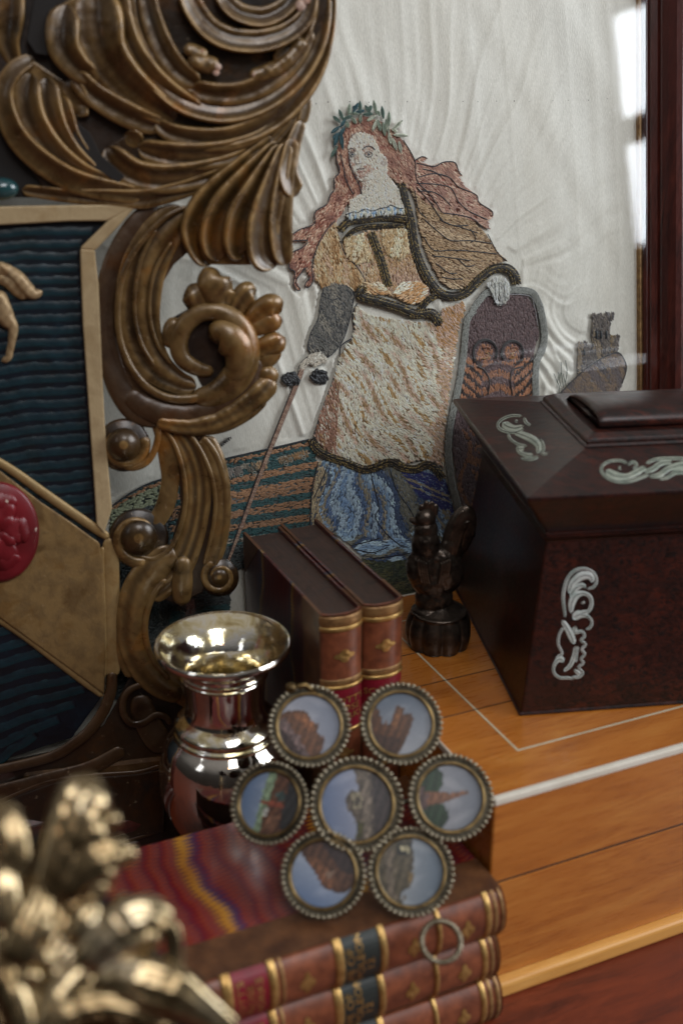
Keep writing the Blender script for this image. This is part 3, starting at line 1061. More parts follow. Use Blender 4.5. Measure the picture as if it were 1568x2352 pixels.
def mount(i, x, y, R, yaw, scn):
    c = TP.at(np.array([x, y], float), .0)
    r = R * np.linalg.norm(c - CAM) / F * cos(0.05)
    n = TRN * 1.0
    a = yaw[0]
    n = np.array([n[0] * cos(a) - n[1] * sin(a), n[0] * sin(a) + n[1] * cos(a), n[2]])
    n, e1, e2 = disc_frame(n)
    # body of the mount
    root = None
    mb = MB()
    prof = [(.02, -.10), (.88, -.10), (.93, -.05), (.93, .02), (.90, .06), (.84, .05), (.82, .02), (.78, .09), (.74, .09), (.70, .03), (.02, .03)]
    a_ = np.linspace(0, 2 * pi, 72, endpoint=False)
    rad = np.cos(a_)[:, None] * e1 + np.sin(a_)[:, None] * e2
    g = np.array([c + rad * (r * q[0]) + n * (r * q[1]) for q in prof])
    mb.grid(g, close_v=True)
    rim = mb.build('mount', M['brass_dark'], tr_)
    mb = MB(); torus(mb, c + n * r * .085, n, r * .765, r * .036, flat=.9)
    rg = mb.build('bezel', M['brass'], tr_)
    mb = MB()
    nb = int(round(2 * pi * .93 / .128))
    for k in range(nb):
        t = 2 * pi * k / nb
        q = c + (cos(t) * e1 + sin(t) * e2) * r * .935 + n * r * .085
        mb.add(icov * r * .06 + q, icof)
    b = mb.build('beading', M['bead'], tr_)
    # miniature painting
    k1, k2 = 60, 180
    rr = np.linspace(.01, 1, k1)
    aa = np.linspace(0, 2 * pi, k2, endpoint=False)
    X = rr[:, None] * np.cos(aa); Y = rr[:, None] * np.sin(aa)
    pic = c + (e1 * X[..., None] + e2 * Y[..., None]) * r * .725 + n * r * (.045 + .03 * (1 - X ** 2 - Y ** 2))[..., None]
    ix, iy = X, -Y
    s0, s1, dr = scn['sky']
    s0, s1 = [tuple(.62 * c_ + .38 * (sum(s_c) / 3) * .97 for c_ in s_c) for s_c in (s0, s1)]
    q = np.clip(.5 + .5 * (ix * dr[0] + iy * dr[1]) / math.hypot(*dr), 0, 1)[..., None]
    colr = lin(s1) * (1 - q) + lin(s0) * q
    tess = np.sin(np.floor(ix * 24) * 12.9898 + np.floor(iy * 24 + .5 * (np.floor(ix * 24) % 2)) * 78.233 + i) * 43758.5453
    tess = (tess - np.floor(tess)) - .5
    nz = np.sin(ix * 19 + i) * np.sin(iy * 23 + 2 * i) * .5 + np.sin(ix * 41 + iy * 13 + i) * .5
    cl = np.clip(np.sin(ix * 5 + 2 * np.sin(iy * 4 + i)) * np.sin(iy * 6 + i), 0, 1)[..., None]
    colr = colr * (.72 - .1 * q) + .10 * cl * lin((210, 205, 200))
    for poly, cc in scn['shapes']:
        m_ = pip(poly, ix + .03 * nz, iy - .03 * nz)
        colr[m_] = (lin(cc) * .62 * (1 + .4 * nz[..., None] + .7 * tess[..., None]))[m_]
        # a dark foot and small lit facets on every mass
        q2 = pip(np.array(poly) * .82 + .1 * np.array(poly)[:, :].mean(0), ix + .1 * np.sin(iy * 15), iy + .06 * np.sin(ix * 21)) & (np.sin(ix * 23 + iy * 9) > .2)
        colr[q2] = (lin(cc) * 1.05 * (1 + .6 * tess[..., None]))[q2]
    colr = colr * (1 + .12 * tess[..., None])
    mb = MB()
    mb.grid(pic, close_v=True, col=colr.reshape(-1, 3))
    mb.build('miniature', M['enamel'], tr_)
    return c, r


mounts = [mount(i, *s_) for i, s_ in enumerate(SCN)]
# links between neighbouring mounts
mb = MB()
cc = mounts[3][0]
for k, (c, r) in enumerate(mounts):
    if k != 3:
        d = (cc - c) / np.linalg.norm(cc - c)
        a, b_ = c + d * r * .8 - TRN * .002, cc - d * mounts[3][1] * .8 - TRN * .002
        mb.tube([a, (a + b_) / 2, b_], .0016)
mb.build('link', M['brass_dark'], tr_)
# loose ring at the lower right and clasp at the upper left
rc = TP.at(np.array([1012., 2163.]), .004)
mb = MB()
n_, e1_, e2_ = disc_frame(np.array([-.25, -.8, .55]))
rr_ = 46 * .585 / F
for k in range(30):
    t = 2 * pi * k / 30
    q = rc + (cos(t) * e1_ + sin(t) * e2_) * rr_
    mb.add(icov * .0017 + q, icof)
torus(mb, rc, np.array([-.25, -.8, .55]), rr_, .0009, 48, 8)
mb.build('ring', M['bead'], tr_)
q = TP.at(np.array([668., 1580.]), .002)
mb = MB(); mb.add(icov * .0032 + q, icof); mb.tube([q, q + np.array([.008, 0, .002]), q + np.array([.014, 0, -.004])], .0014)
mb.build('clasp', M['brass'], tr_)
# ------------------------------------------------------------------ bronze rooster
RP = P(.0549, .1652, BOXH)
rst = thing('rooster_figurine', 'small dark bronze rooster on a lobed round base, between the books and the caddy', 'figurine', RP)
RPL = Plane(RP, np.array([0, -1, 0]))
rpx = .787 / F


def blob(mb, x, y, rx, ry, rz, dz=0.0, rot=0.0, k=20, lump=0.0, groove=0.0):
    """ellipsoid at picture crop point (x, y), radii in crop units"""
    (X, Y), = [q[:2] for q in R_([(x, y)])]
    c = RPL.at(np.array([X, Y]), 0.0) + np.array([0, -dz * .4028 * rpx, 0])
    th = np.linspace(0.001, pi - .001, k)
    ph = np.linspace(0, 2 * pi, 2 * k, endpoint=False)
    s_ = .4028 * rpx
    dx = np.sin(th)[:, None] * np.cos(ph); dy = np.sin(th)[:, None] * np.sin(ph); dz_ = np.cos(th)[:, None] + 0 * ph
    f = 1 + lump * np.sin(7 * ph)[None] * np.sin(5 * th)[:, None] + groove * np.abs(np.sin(9 * ph))[None]
    a = rx * s_ * dx * f; b = rz * s_ * dy * f; cc_ = ry * s_ * dz_ * f
    g = np.stack([a * cos(rot) + cc_ * sin(rot), b, -a * sin(rot) + cc_ * cos(rot)], -1) + c
    mb.grid(g, close_v=True, flip=True)


def remesh(o, vox, sm=3, disp=None):
    md = o.modifiers.new('remesh', 'REMESH'); md.mode = 'VOXEL'; md.voxel_size = vox; md.use_smooth_shade = True
    md = o.modifiers.new('smooth', 'SMOOTH'); md.factor, md.iterations = .5, sm
    if disp:
        tx = bpy.data.textures.new('feathers', 'MUSGRAVE' if False else 'CLOUDS'); tx.noise_scale = disp[0]
        md = o.modifiers.new('displace', 'DISPLACE'); md.texture = tx; md.strength = disp[1]; md.texture_coords = 'GLOBAL'
    return o


mb = MB()
blob(mb, 1200, 520, 98, 125, 88, rot=.1)
blob(mb, 1330, 545, 100, 128, 90, rot=-.1)
blob(mb, 1262, 600, 130, 100, 86)
blob(mb, 1214, 400, 80, 125, 74, rot=-.05)
blob(mb, 1216, 315, 68, 72, 58)
blob(mb, 1262, 700, 108, 110, 86)
blob(mb, 1310, 470, 110, 72, 64, rot=.3)
blob(mb, 1262, 770, 130, 50, 110)
remesh(mb.build('body', M['bronze'], rst), .0009, 4, (.004, .0012))
mb = MB()
blob(mb, 1213, 248, 58, 60, 50)
blob(mb, 1160, 266, 44, 20, 24, rot=.35)
blob(mb, 1205, 292, 16, 24, 14)
remesh(mb.build('head', M['bronze'], rst), .0007, 2)
mb = MB()
for (x, y, r1, r2) in ((1190, 190, 17, 26), (1218, 172, 17, 28), (1248, 172, 17, 26), (1270, 188, 18, 26), (1232, 200, 46, 18), (1268, 214, 18, 22)):
    blob(mb, x, y, r1, r2, 12)
remesh(mb.build('comb', M['bronze'], rst), .0006, 1)
mb = MB()
blob(mb, 1405, 330, 84, 168, 34, rot=.28)
blob(mb, 1360, 420, 70, 110, 40, rot=.45)
for k in range(6):
    x0 = 1335 + k * 14
    st = R_([(1320 + k * 9, 560, 22, 4 + k * 3), (1335 + k * 10, 440, 24, 8 + k * 2), (1370 + k * 14, 320 - k * 6, 24, 8 + k), (1410 + k * 12, 230 + k * 10, 22, 6), (1452 + k * 6, 210 + k * 30, 18, 3)])
    stroke(mb, RPL, st, rpx, bulge=.9, thick=8, rough=.02)
mb.build('tail', M['bronze'], rst)
mb = MB()
for (sx, dr_) in ((1172, 1), (1352, -1)):
    for k in range(4):
        st = R_([(sx + dr_ * k * 14, 470 + k * 6, 14, 78), (sx + dr_ * (k * 15 + 5), 540 + k * 10, 17, 82), (sx + dr_ * (k * 16 + 24), 620 + k * 8, 10, 72)])
        stroke(mb, RPL, st, rpx, bulge=.7, thick=9, rough=.02)
mb.build('wing', M['bronze'], rst)
# lobed base: turned rim over a gadrooned cushion
mb = MB()
s_ = .4028 * rpx
zc = lambda y: CAMZ - RP[1] * tan(PITCH + math.atan((1091 + .4028 * y - CY) / F))
zr = zc(772)
lathe(mb, [(70 * s_, zr + 52 * s_), (96 * s_, zr + 30 * s_), (128 * s_, zr + 12 * s_), (150 * s_, zr + 6 * s_), (156 * s_, zr - 4 * s_), (146 * s_, zr - 14 * s_)], RP)
mb.build('base_rim', M['bronze'], rst)
mb = MB()
n_l = 9
th = np.linspace(0, 2 * pi, 132, endpoint=False)
hz = np.linspace(0, 1, 18)
g = []
for h in hz:
    z = BOXH + .0002 + h * (zr - 10 * s_ - BOXH)
    r = (158 + 36 * math.sin(pi * (.12 + .76 * h)) - 10 * h) * s_
    lob = .86 + .14 * np.abs(np.sin(th * n_l / 2 + .5)) ** .6
    g.append(np.stack([RP[0] + r * lob * np.cos(th), RP[1] + r * lob * np.sin(th) * .95, 0 * th + z], -1))
g = np.array(g)
mb.grid(g, close_v=True)
mb.f.append([17 * 132 + j for j in range(132)])
mb.f.append([j for j in range(132)][::-1])
mb.build('lobed_base', M['bronze'], rst)

# ------------------------------------------------------------------ the framed embroidery
pic = thing('framed_embroidery', 'framed silk embroidery of a red-haired woman with sword and eagle shield, behind glass', 'framed picture', PBASE + U * .04 - PW * .135)


def S(u, w, h=0.0): return PBASE + U * u + PW * w + PN * h


IU0, IU1, IW0, IW1 = -.265, .2826, -.098, .47
# needle holes in a row
mb = MB()
for k in range(17):
    x = 718 + k * 42 + rng.uniform(-9, 9)
    q = PIC.at(np.array([x, 234 + rng.uniform(-2.5, 2.5) - (x - 900) * .012]), .0009)
    mb.add(icov * rng.uniform(.00022, .0004) + q, icof)
o = mb.build('needle_holes', M['black_void'], pic); o['kind'] = 'stuff'
# backing board
mb = MB(); mb.box(S(IU0 - .02, IW0 - .02, -.012), U * (IU1 - IU0 + .04), PW * (IW1 - IW0 + .04), PN * .006)
mb.build('backing_board', M['black_void'], pic, False)

# frame moulding: profile (across from the sight edge outwards, height)
prof = [(0, -.006), (0, .0045), (.0016, .0062), (.0035, .0062), (.0040, .0085), (.0080, .0105), (.0098, .0098), (.0105, .0125), (.0125, .0170), (.0165, .0212), (.0210, .0224),
        (.0250, .0212), (.0275, .0178), (.0285, .0140), (.0300, .0128), (.0330, .0150), (.0360, .0170), (.0390, .0170), (.0405, .0140), (.0405, -.010), (0.0, -.010)]
corners = [(IU0, IW0, -1, -1), (IU1, IW0, 1, -1), (IU1, IW1, 1, 1), (IU0, IW1, -1, 1)]
for k in range(4):
    a, b = corners[k], corners[(k + 1) % 4]
    g = []
    for (cu0, cw0, su, sw) in (a, b):
        g.append([S(cu0 + su * q[0], cw0 + sw * q[0], q[1]) for q in prof])
    n_seg = 2
    mb = MB(); mb.grid(np.array(g), close_v=True, flip=True)
    o = mb.build('frame_rail', M['frame_wood'], pic, False)
# gilt sight slip inside the frame
mb = MB()
for k in range(4):
    a, b = corners[k], corners[(k + 1) % 4]
    g = [[S(c_[0] - c_[2] * w_, c_[1] - c_[3] * w_, h_) for (w_, h_) in ((-.0004, .0030), (.0022, .0032), (.0030, .0022), (.0030, -.001), (-.0004, -.001))] for c_ in (a, b)]
    mb.grid(np.array(g), close_v=True)
mb.build('sight_slip', M['gold_dim'], pic, False)
mb = MB(); mb.box(S(IU0 - .0015, IW0 - .0015, .0046), U * (IU1 - IU0 + .003), PW * (IW1 - IW0 + .003), PN * .0012)
mb.build('glass', M['glass'], pic, False)

# --- needlework
SEWN = []
HS = .0014                                     # height of padding over the silk base plane


def pad(mb, poly, h, col, edge=.0006):
    """padded ground under the stitches"""
    p = np.asarray([q[:2] for q in poly], float)
    v = list(PIC.at(p, h)) + list(PIC.at(p, h - edge * 2))
    n = len(p)
    area2 = np.sum(p[:, 0] * np.roll(p[:, 1], -1) - np.roll(p[:, 0], -1) * p[:, 1])
    mb.add(v, [list(range(n)) if area2 < 0 else list(range(n))[::-1]] + [[i, (i + 1) % n, n + (i + 1) % n, n + i] for i in range(n)], col)


def stitches(mb, x, y, ang_, ln, wd, h, cols, ht=.55):
    """lens-shaped raised stitches; all arrays in picture px"""
    n = len(x)
    if n == 0: return
    d = np.stack([np.cos(ang_), np.sin(ang_)], 1)
    q = np.stack([-d[:, 1], d[:, 0]], 1)
    c = np.stack([x, y], 1)
    ln, wd = np.broadcast_to(ln, n)[:, None], np.broadcast_to(wd, n)[:, None]
    pts = [c - d * ln / 2, c - d * ln * .2 - q * wd / 2, c - d * ln * .2 + q * wd / 2, c + d * ln * .25 - q * wd / 2, c + d * ln * .25 + q * wd / 2, c + d * ln / 2,
           c - d * ln * .22, c + d * ln * .25]
    hh = np.broadcast_to(h, n)
    hs = [0, 0, 0, 0, 0, 0, ht, ht * .95]
    v = np.stack([PIC.at(p, hh + k * wd[:, 0] * PICPX) for p, k in zip(pts, hs)], 1)
    fl = np.array([[0, 6, 1], [0, 2, 6], [1, 6, 7], [1, 7, 3], [2, 7, 6], [2, 4, 7], [3, 7, 5], [4, 5, 7]])
    f = (fl[None] + 8 * np.arange(n)[:, None, None]).reshape(-1, 3)
    mb.add(v.reshape(-1, 3), f.tolist(), np.repeat(cols, 8, axis=0))


def fill(name, poly, cols, angle, ln=9, wd=2.6, h=HS, base=None, density=1.0, cfn=None, jit=.18, afn=None, label=None, cnoise=.16, patch=None, extra=None):
    """one worked area: padding and its stitches, in one mesh"""
    p = np.asarray([q[:2] for q in poly], float)
    SEWN.append(p)
    cols = lin(np.array(cols, float))
    mb = MB()
    pad(mb, poly, h - .0002, cols.mean(0) * 1.1 if base is None else np.clip(lin(base) * 3.2, 0, .8))
    x0, y0 = p.min(0); x1, y1 = p.max(0)
    n = int((x1 - x0) * (y1 - y0) / (ln * wd) * 2.3 * density)
    x = rng.uniform(x0, x1, n); y = rng.uniform(y0, y1, n)
    k = pip(p, x, y)
    x, y = x[k], y[k]
    a = np.full(len(x), radians(angle)) if afn is None else afn(x, y)
    a = a + rng.normal(0, jit, len(x))
    # clustered colours: value noise stretched along the stitch
    if cfn is not None:
        c = cfn(x, y)
    else:
        pa, ps, pl_ = patch or (angle, 9, 26)
        ca, sa = cos(radians(pa)), sin(radians(pa))
        al, ac = (x * ca + y * sa) / pl_, (-x * sa + y * ca) / ps
        nz = np.sin(al + 1.7 * np.sin(ac * .7)) + np.sin(ac * 1.3 + 1.1 * np.sin(al * .8 + 2)) + rng.normal(0, .55, len(x))
        idx = np.clip(((nz + 2.2) / 4.4 * len(cols)).astype(int), 0, len(cols) - 1)
        c = cols[idx]
    c = c * (1 + rng.normal(0, cnoise, (len(x), 1)))
    c = np.clip(c * 1.45, .003, .85)
    stitches(mb, x, y, a, ln * rng.uniform(.8, 1.3, len(x)), wd * 1.12, h + rng.uniform(0, .00022, len(x)), c)
    o = mb.build(name, M['thread'], pic)
    if label: o['label'] = label
    return o


def cord(mb, pts, w, col, h=HS + .0003, k=6, n=None):
    p = cr_spline(np.asarray(pts, float)[:, :2], n or max(4, int(np.linalg.norm(np.diff(np.asarray(pts, float)[:, :2], axis=0), axis=1).sum() / 5)))
    q = PIC.at(p, h)
    mb.tube(q, w * PICPX / 2, k, lin(col), up=PN)


def outline(name, polys, w=2.6, col=(26, 30, 40), h=HS + .0004, closed=False):
    mb = MB()
    for p in polys:
        cord(mb, p + ([p[0]] if closed else []), w, col, h)
    return mb.build(name, M['thread'], pic)


def braid(name, pts, w, cols, h=HS + .0012, parent=None, gold=.25, label=None):
    """heavy couched trimming: two rows of slanting purl along a padded core"""
    p = np.asarray(pts, float)
    L_ = np.linalg.norm(np.diff(p[:, :2], axis=0), axis=1).sum()
    c = cr_spline(p[:, :2], max(6, int(L_ / 2.0)))
    mb = MB()
    core = [(q[0], q[1], w * .52, 0) for q in p]
    stroke(mb, PIC, core, PICPX, bulge=.5, thick=2, m=9, rough=0, h0=h / PICPX - 5, col=lin(cols[0]) * .5)
    d = np.gradient(c, axis=0)
    a = np.arctan2(d[:, 1], d[:, 0])
    cl = lin(np.array(cols, float))
    for side in (-1, 1):
        nx, ny = -np.sin(a) * side, np.cos(a) * side
        for lane, (off, ln_, sl) in enumerate(((.16, .36, .62), (.40, .26, 1.25))):
            col_ = cl[rng.integers(0, len(cl), len(c))]
            gm = rng.random(len(c)) < gold
            col_[gm] = lin((150, 126, 74))
            stitches(mb, c[:, 0] + nx * w * off, c[:, 1] + ny * w * off, a + side * sl, w * ln_ * 1.15, 2.3, h - .0008 + .0006 * (1 - off), col_, ht=.9)
    o = mb.build(name, M['cord'], pic)
    if label: o['label'] = label
    return o
NAVY = (28, 32, 44)
TRIM = [(44, 36, 30), (62, 52, 42), (34, 30, 30), (82, 68, 50)]
HAIR = [(118, 74, 60), (142, 96, 78), (164, 122, 100), (190, 160, 138), (132, 80, 62)]
# field and ground behind the figure, striped in green and brown
fld = K_([(150, 590), (250, 520), (380, 450), (500, 410), (800, 310), (1000, 260), (1200, 215), (1390, 170), (1440, 320), (1420, 480), (1385, 650), (1390, 760), (1200, 900), (900, 1000), (860, 1800), (150, 1800), (130, 900)])


def fieldc(x, y):
    kx, ky = (x - 201) / .3662, (y - 947) / .3662
    top = np.interp(kx, [150, 250, 380, 500, 800, 1000, 1390, 1500], [590, 520, 450, 410, 310, 260, 170, 150])
    d = ky - top - .10 * (kx - 800) * (ky - top) / 500
    teal, br, gy, dk = lin((16, 58, 60)), lin((134, 96, 66)), lin((120, 112, 100)), lin((44, 50, 50))
    c = np.tile(teal, (len(x), 1))
    for a, b, q in ((12, 34, br), (58, 88, gy), (58, 88, gy), (128, 168, br), (210, 255, br), (255, 290, br * .75), (330, 375, br * .85), (415, 452, br * .8), (500, 525, gy), (540, 900, dk)):
        m = (d > a) & (d < b)
        c[m] = q
    m = (d > 52) & (d < 92) & (np.sin(kx * .05) > .3)
    c[m] = teal
    m = (kx < 520) & (d > 34) & (d < 150)
    c[m] = lin((112, 116, 92))
    m = (kx < 520) & (d >= 150)
    c[m] = dk * .9
    return c


fill('striped_field', fld, [(60, 60, 55)], -16, ln=10, wd=3.0, cfn=fieldc, base=(26, 30, 30), h=HS - .0004, label='ploughed field striped dark green and brown', density=.9)
outline('field_outline', [K_([(150, 592), (250, 520), (380, 450), (500, 410), (800, 310), (1000, 260), (1200, 215), (1390, 170)])], 4)
mb = MB()
for (cx_, cy_) in ((862, 415), (962, 390), (1048, 385), (1245, 322), (1275, 298), (1355, 285)):
    t = np.linspace(0, 2 * pi, 13)
    cord(mb, K_([(cx_ + 13 * cos(q), cy_ + 17 * sin(q)) for q in t]), 2.2, (150, 150, 140), HS + .0002)
    cord(mb, K_([(cx_ - 10, cy_), (cx_ + 10, cy_)]), 1.6, (150, 150, 140), HS + .0002)
mb.build('cart_wheel', M['thread'], pic)
fill('cart', K_([(835, 370), (965, 335), (975, 390), (850, 420)]), [(112, 104, 98), (136, 128, 122)], 70, ln=8, wd=2.4, h=HS, label='grey embroidered cart')
fill('cart', K_([(1000, 330), (1120, 300), (1130, 345), (1005, 380)]), [(138, 106, 72), (160, 130, 96), (96, 90, 80)], 80, ln=9, wd=2.4, h=HS)
fill('cart', K_([(1200, 290), (1375, 238), (1385, 272), (1205, 325)]), [(138, 106, 72), (118, 96, 72)], 80, ln=9, wd=2.4, h=HS)
mb = MB()
for k in range(9):
    cord(mb, K_([(795 + k * 11, 248 - k * 9), (806 + k * 11, 232 - k * 10 - 9 * (k % 2)), (814 + k * 11, 240 - k * 9)]), 4.2 - k * .2, (62, 56, 52) if k > 2 else (30, 28, 28), HS + .0002)
mb.build('smoke_plume', M['thread'], pic)
# green turf at the foot
fill('turf', E_([(430, 1470), (620, 1480), (760, 1440), (1000, 1180), (1120, 1200), (1200, 1700), (300, 1700)]), [(46, 54, 36), (64, 68, 42), (36, 44, 34), (78, 76, 46)], -14, ln=10, wd=3, h=HS - .0006, base=(30, 34, 24))

# skirt
skp = E_([(175, 925), (300, 915), (470, 955), (600, 935), (700, 960), (800, 940), (900, 1020), (935, 1150), (950, 1280), (900, 1360), (860, 1420), (740, 1440), (700, 1475), (560, 1495), (450, 1480), (360, 1400), (300, 1350), (200, 1330), (128, 1330), (132, 1240), (140, 1130), (165, 1000)])


def skc(x, y):
    ex, ey = (x - 660.3) / .4028, (y - 689) / .4028
    # pleats fan out from the waist; the pleat coordinate
    t = (ex - 480 - (ex - 480) * 0) / (1 + (ey - 900) / 900) + 20 * np.sin(ey / 90 + ex / 130) - (ey - 900) * .22 * (ex > 480)
    pal = lin(np.array([(150, 134, 110), (134, 152, 166), (116, 142, 164), (92, 120, 152), (128, 122, 110), (142, 164, 182), (104, 102, 92), (58, 74, 102), (158, 178, 194), (118, 142, 168), (136, 126, 106), (78, 100, 134), (150, 168, 184), (106, 132, 164), (132, 124, 106), (140, 160, 178)], float))
    t = t + 12 * np.sin(ey / 47 + t / 40) + rng.normal(0, 5, len(x))
    bins = (t + 1000) / (40 + 10 * np.sin(t / 90))
    idx = (np.floor(bins) % len(pal)).astype(int)
    c = pal[idx]
    fr = bins % 1
    m = (fr < .10) & (ex > 400)
    c[m] = lin((44, 56, 84))
    m = (fr > .62)
    c[m] = c[m] * .78
    m = ex < 200 + 20 * np.sin(ey / 50)
    c[m] = lin((146, 130, 104))
    m = ey > 1340 + 30 * np.sin(ex / 70)
    cc = pal[(np.floor((ey + 30 * np.sin(ex / 75) + 20 * np.sin(ex / 31)) / 26) % 5 + np.array(5)).astype(int)]
    c[m] = cc[m]
    return c


def ska(x, y):
    ex, ey = (x - 660.3) / .4028, (y - 689) / .4028
    a = np.arctan2(1.0, (ex - 470) / 620)
    return np.where(ey > 1360, radians(-10), a)


fill('blue_skirt', skp, [(100, 120, 140)], 90, ln=9, wd=2.6, cfn=skc, afn=ska, base=(58, 66, 78), cnoise=.2, label='blue and cream pleated skirt')
outline('skirt_outline', [E_([(175, 925), (140, 1080), (130, 1240), (128, 1330)]), E_([(228, 945), (195, 1030), (150, 1130)]),
                          E_([(470, 960), (490, 1060), (520, 1180), (500, 1240), (560, 1330), (640, 1400)]), E_([(580, 960), (620, 1080), (700, 1200), (740, 1290)]),
                          E_([(360, 1400), (450, 1380), (520, 1360)]), E_([(380, 1420), (480, 1440), (570, 1410)]), E_([(480, 1475), (600, 1460), (720, 1440)])], 3.2, NAVY)
bl = E_([(640, 965), (760, 970), (900, 1030), (925, 1120), (950, 1245), (900, 1260), (860, 1170), (760, 1130), (670, 1020)])


def blc(x, y):
    ex, ey = (x - 660.3) / .4028, (y - 689) / .4028
    d = (ey - 1000) - (ex - 680) * .42
    c = np.tile(lin((34, 36, 92)), (len(x), 1))
    m = ((d > 12) & (d < 26)) | ((d > 44) & (d < 56)) | ((ex > 880) & (ex < 925) & (ey > 1195))
    c[m] = lin((128, 116, 92))
    return c


fill('deep_blue_panel', bl, [(34, 36, 92)], 28, ln=8, wd=2.4, cfn=blc, h=HS + .0003, base=(22, 22, 60))

# apron
apr = E_([(390, 30), (470, 90), (600, 110), (700, 125), (800, 130), (870, 150), (880, 60), (1000, 10), (1010, 60), (985, 110), (965, 200), (955, 300), (930, 450), (910, 600), (890, 780), (890, 950), (820, 920), (740, 910), (680, 930), (600, 900), (520, 915), (440, 960), (350, 930), (250, 890), (150, 780), (190, 650), (230, 540), (270, 430), (298, 330), (330, 265), (370, 225), (382, 150), (375, 90)])


def apa(x, y):
    ex, ey = (x - 660.3) / .4028, (y - 689) / .4028
    return radians(62) - .0007 * (ex - 400) + .22 * np.sin(ex / 110 + ey / 150) + .18 * np.sin(ey / 70)


def apc(x, y):
    ex, ey = (x - 660.3) / .4028, (y - 689) / .4028
    n = len(x)
    w, g_, pk, sh, br = [lin(c_) for c_ in ((212, 202, 182), (160, 128, 82), (186, 158, 142), (186, 177, 160), (112, 76, 56))]
    ca, sa = cos(radians(55)), sin(radians(55))
    al, ac = (ex * ca + ey * sa), (-ex * sa + ey * ca)
    nz = np.sin(al / 62 + 2.2 * np.sin(ac / 34)) + np.sin(ac / 11 + 1.6 * np.sin(al / 80)) + rng.normal(0, .45, n)
    c = np.tile(w, (n, 1))
    c[nz < .15] = sh
    c[nz > 1.4] = g_
    m = (nz < -.9); c[m] = pk
    m = (nz < -1.5); c[m] = lin((146, 118, 84))
    lf = (ex < 300 - (ey - 400) * .05) & (ey > 470) & (rng.random(n) < .85)
    c[lf] = np.where(rng.random((lf.sum(), 1)) < .5, lin((152, 114, 96)), br)
    rt = (ex > 860 - (ey > 700) * 40 + 18 * np.sin(ey / 40)) & (rng.random(n) < .8)
    c[rt] = np.where(rng.random((rt.sum(), 1)) < .6, pk * .95, lin((168, 134, 96)))
    up = (ex > 850) & (ey < 260)
    c[up] = np.where(rng.random((up.sum(), 1)) < .5, lin((164, 122, 74)), pk)
    return c


fill('apron', apr, [(170, 150, 120)], 60, ln=10, wd=2.5, cfn=apc, afn=apa, base=(96, 78, 56), h=HS + .0006, cnoise=.17, density=1.15, label='cream, gold and pink apron worked in slanting stitches')
outline('apron_outline', [E_([(150, 770), (190, 650), (230, 540), (270, 430), (298, 330), (300, 270), (330, 240), (368, 215), (380, 150), (372, 80), (395, 20)])], 3.2, NAVY)
braid('apron_hem', E_([(138, 790), (165, 850), (240, 895), (330, 925), (430, 965), (500, 955), (580, 925), (650, 955), (730, 965), (790, 940), (840, 960), (885, 1020)]), 19, TRIM, h=HS + .0014)

# sleeve, bodice
fill('left_sleeve', C3([(445, 690), (400, 740), (352, 830), (330, 930), (342, 1000), (380, 1048), (440, 1022), (500, 1040), (545, 1065), (580, 1060), (600, 1010), (560, 940), (500, 870), (480, 820), (455, 745)]),
     [(150, 112, 70), (182, 150, 110), (200, 178, 146), (168, 134, 92), (196, 166, 140)], 75, ln=10, wd=2.5, patch=(75, 8, 24), base=(96, 74, 50), label='tan and cream puffed sleeve')
fill('bodice', C3([(480, 820), (600, 755), (800, 735), (835, 850), (870, 960), (900, 1030), (935, 1045), (930, 1110), (850, 1130), (740, 1090), (600, 1020), (600, 1005), (560, 940), (500, 880)]),
     [(164, 132, 116), (186, 158, 134), (172, 138, 98), (196, 176, 150), (180, 146, 128)], 80, ln=9, wd=2.4, patch=(0, 30, 60), base=(104, 80, 62), h=HS + .0002)
for pts in ([(490, 790), (590, 765), (640, 900), (560, 925), (505, 890)], [(690, 745), (815, 740), (835, 860), (790, 900), (720, 880), (690, 820)]):
    fill('bodice_cup', C3(pts), [(192, 172, 140), (176, 148, 108), (204, 188, 160)], 100, ln=8, wd=2.3, h=HS + .0012, base=(120, 98, 70))
fill('waist_knot', C3([(600, 1020), (680, 1020), (740, 1080), (640, 1085), (585, 1060)]), [(164, 120, 74), (196, 166, 130), (206, 192, 168)], 20, ln=9, wd=2.5, h=HS + .001)
fill('waist_knot', C3([(745, 1075), (790, 1020), (880, 1010), (930, 1050), (915, 1110), (850, 1135), (790, 1110)]), [(206, 196, 176), (170, 126, 78), (190, 154, 118)], -25, ln=9, wd=2.5, h=HS + .001)
outline('bodice_outline', [C3([(470, 800), (500, 875), (560, 940), (600, 1005), (600, 1040)])], 3, NAVY)

# red hair, behind the face
hairp = C3([(452, 330), (478, 250), (530, 180), (600, 150), (690, 180), (780, 255), (835, 330), (860, 385), (900, 360), (925, 372), (885, 392), (960, 412), (1010, 390), (1070, 392), (1085, 430), (1105, 458), (1085, 462), (1120, 515), (1180, 560), (1195, 600), (1262, 645), (1266, 672), (1238, 690), (1250, 742), (1215, 722), (1150, 690), (1000, 655), (900, 590), (865, 545), (760, 490), (715, 455), (640, 430), (600, 560), (575, 560), (550, 600), (505, 610), (480, 660), (445, 705), (400, 755), (350, 830), (318, 905), (330, 960), (330, 1010), (302, 1047), (288, 1030), (315, 990), (290, 940), (252, 990), (240, 1020), (264, 1055), (248, 1060), (228, 1030), (235, 965), (203, 940), (215, 870), (275, 835), (300, 800), (215, 802), (215, 778), (255, 745), (335, 712), (340, 650), (400, 610), (420, 560), (442, 530), (440, 470), (470, 440), (452, 380)])


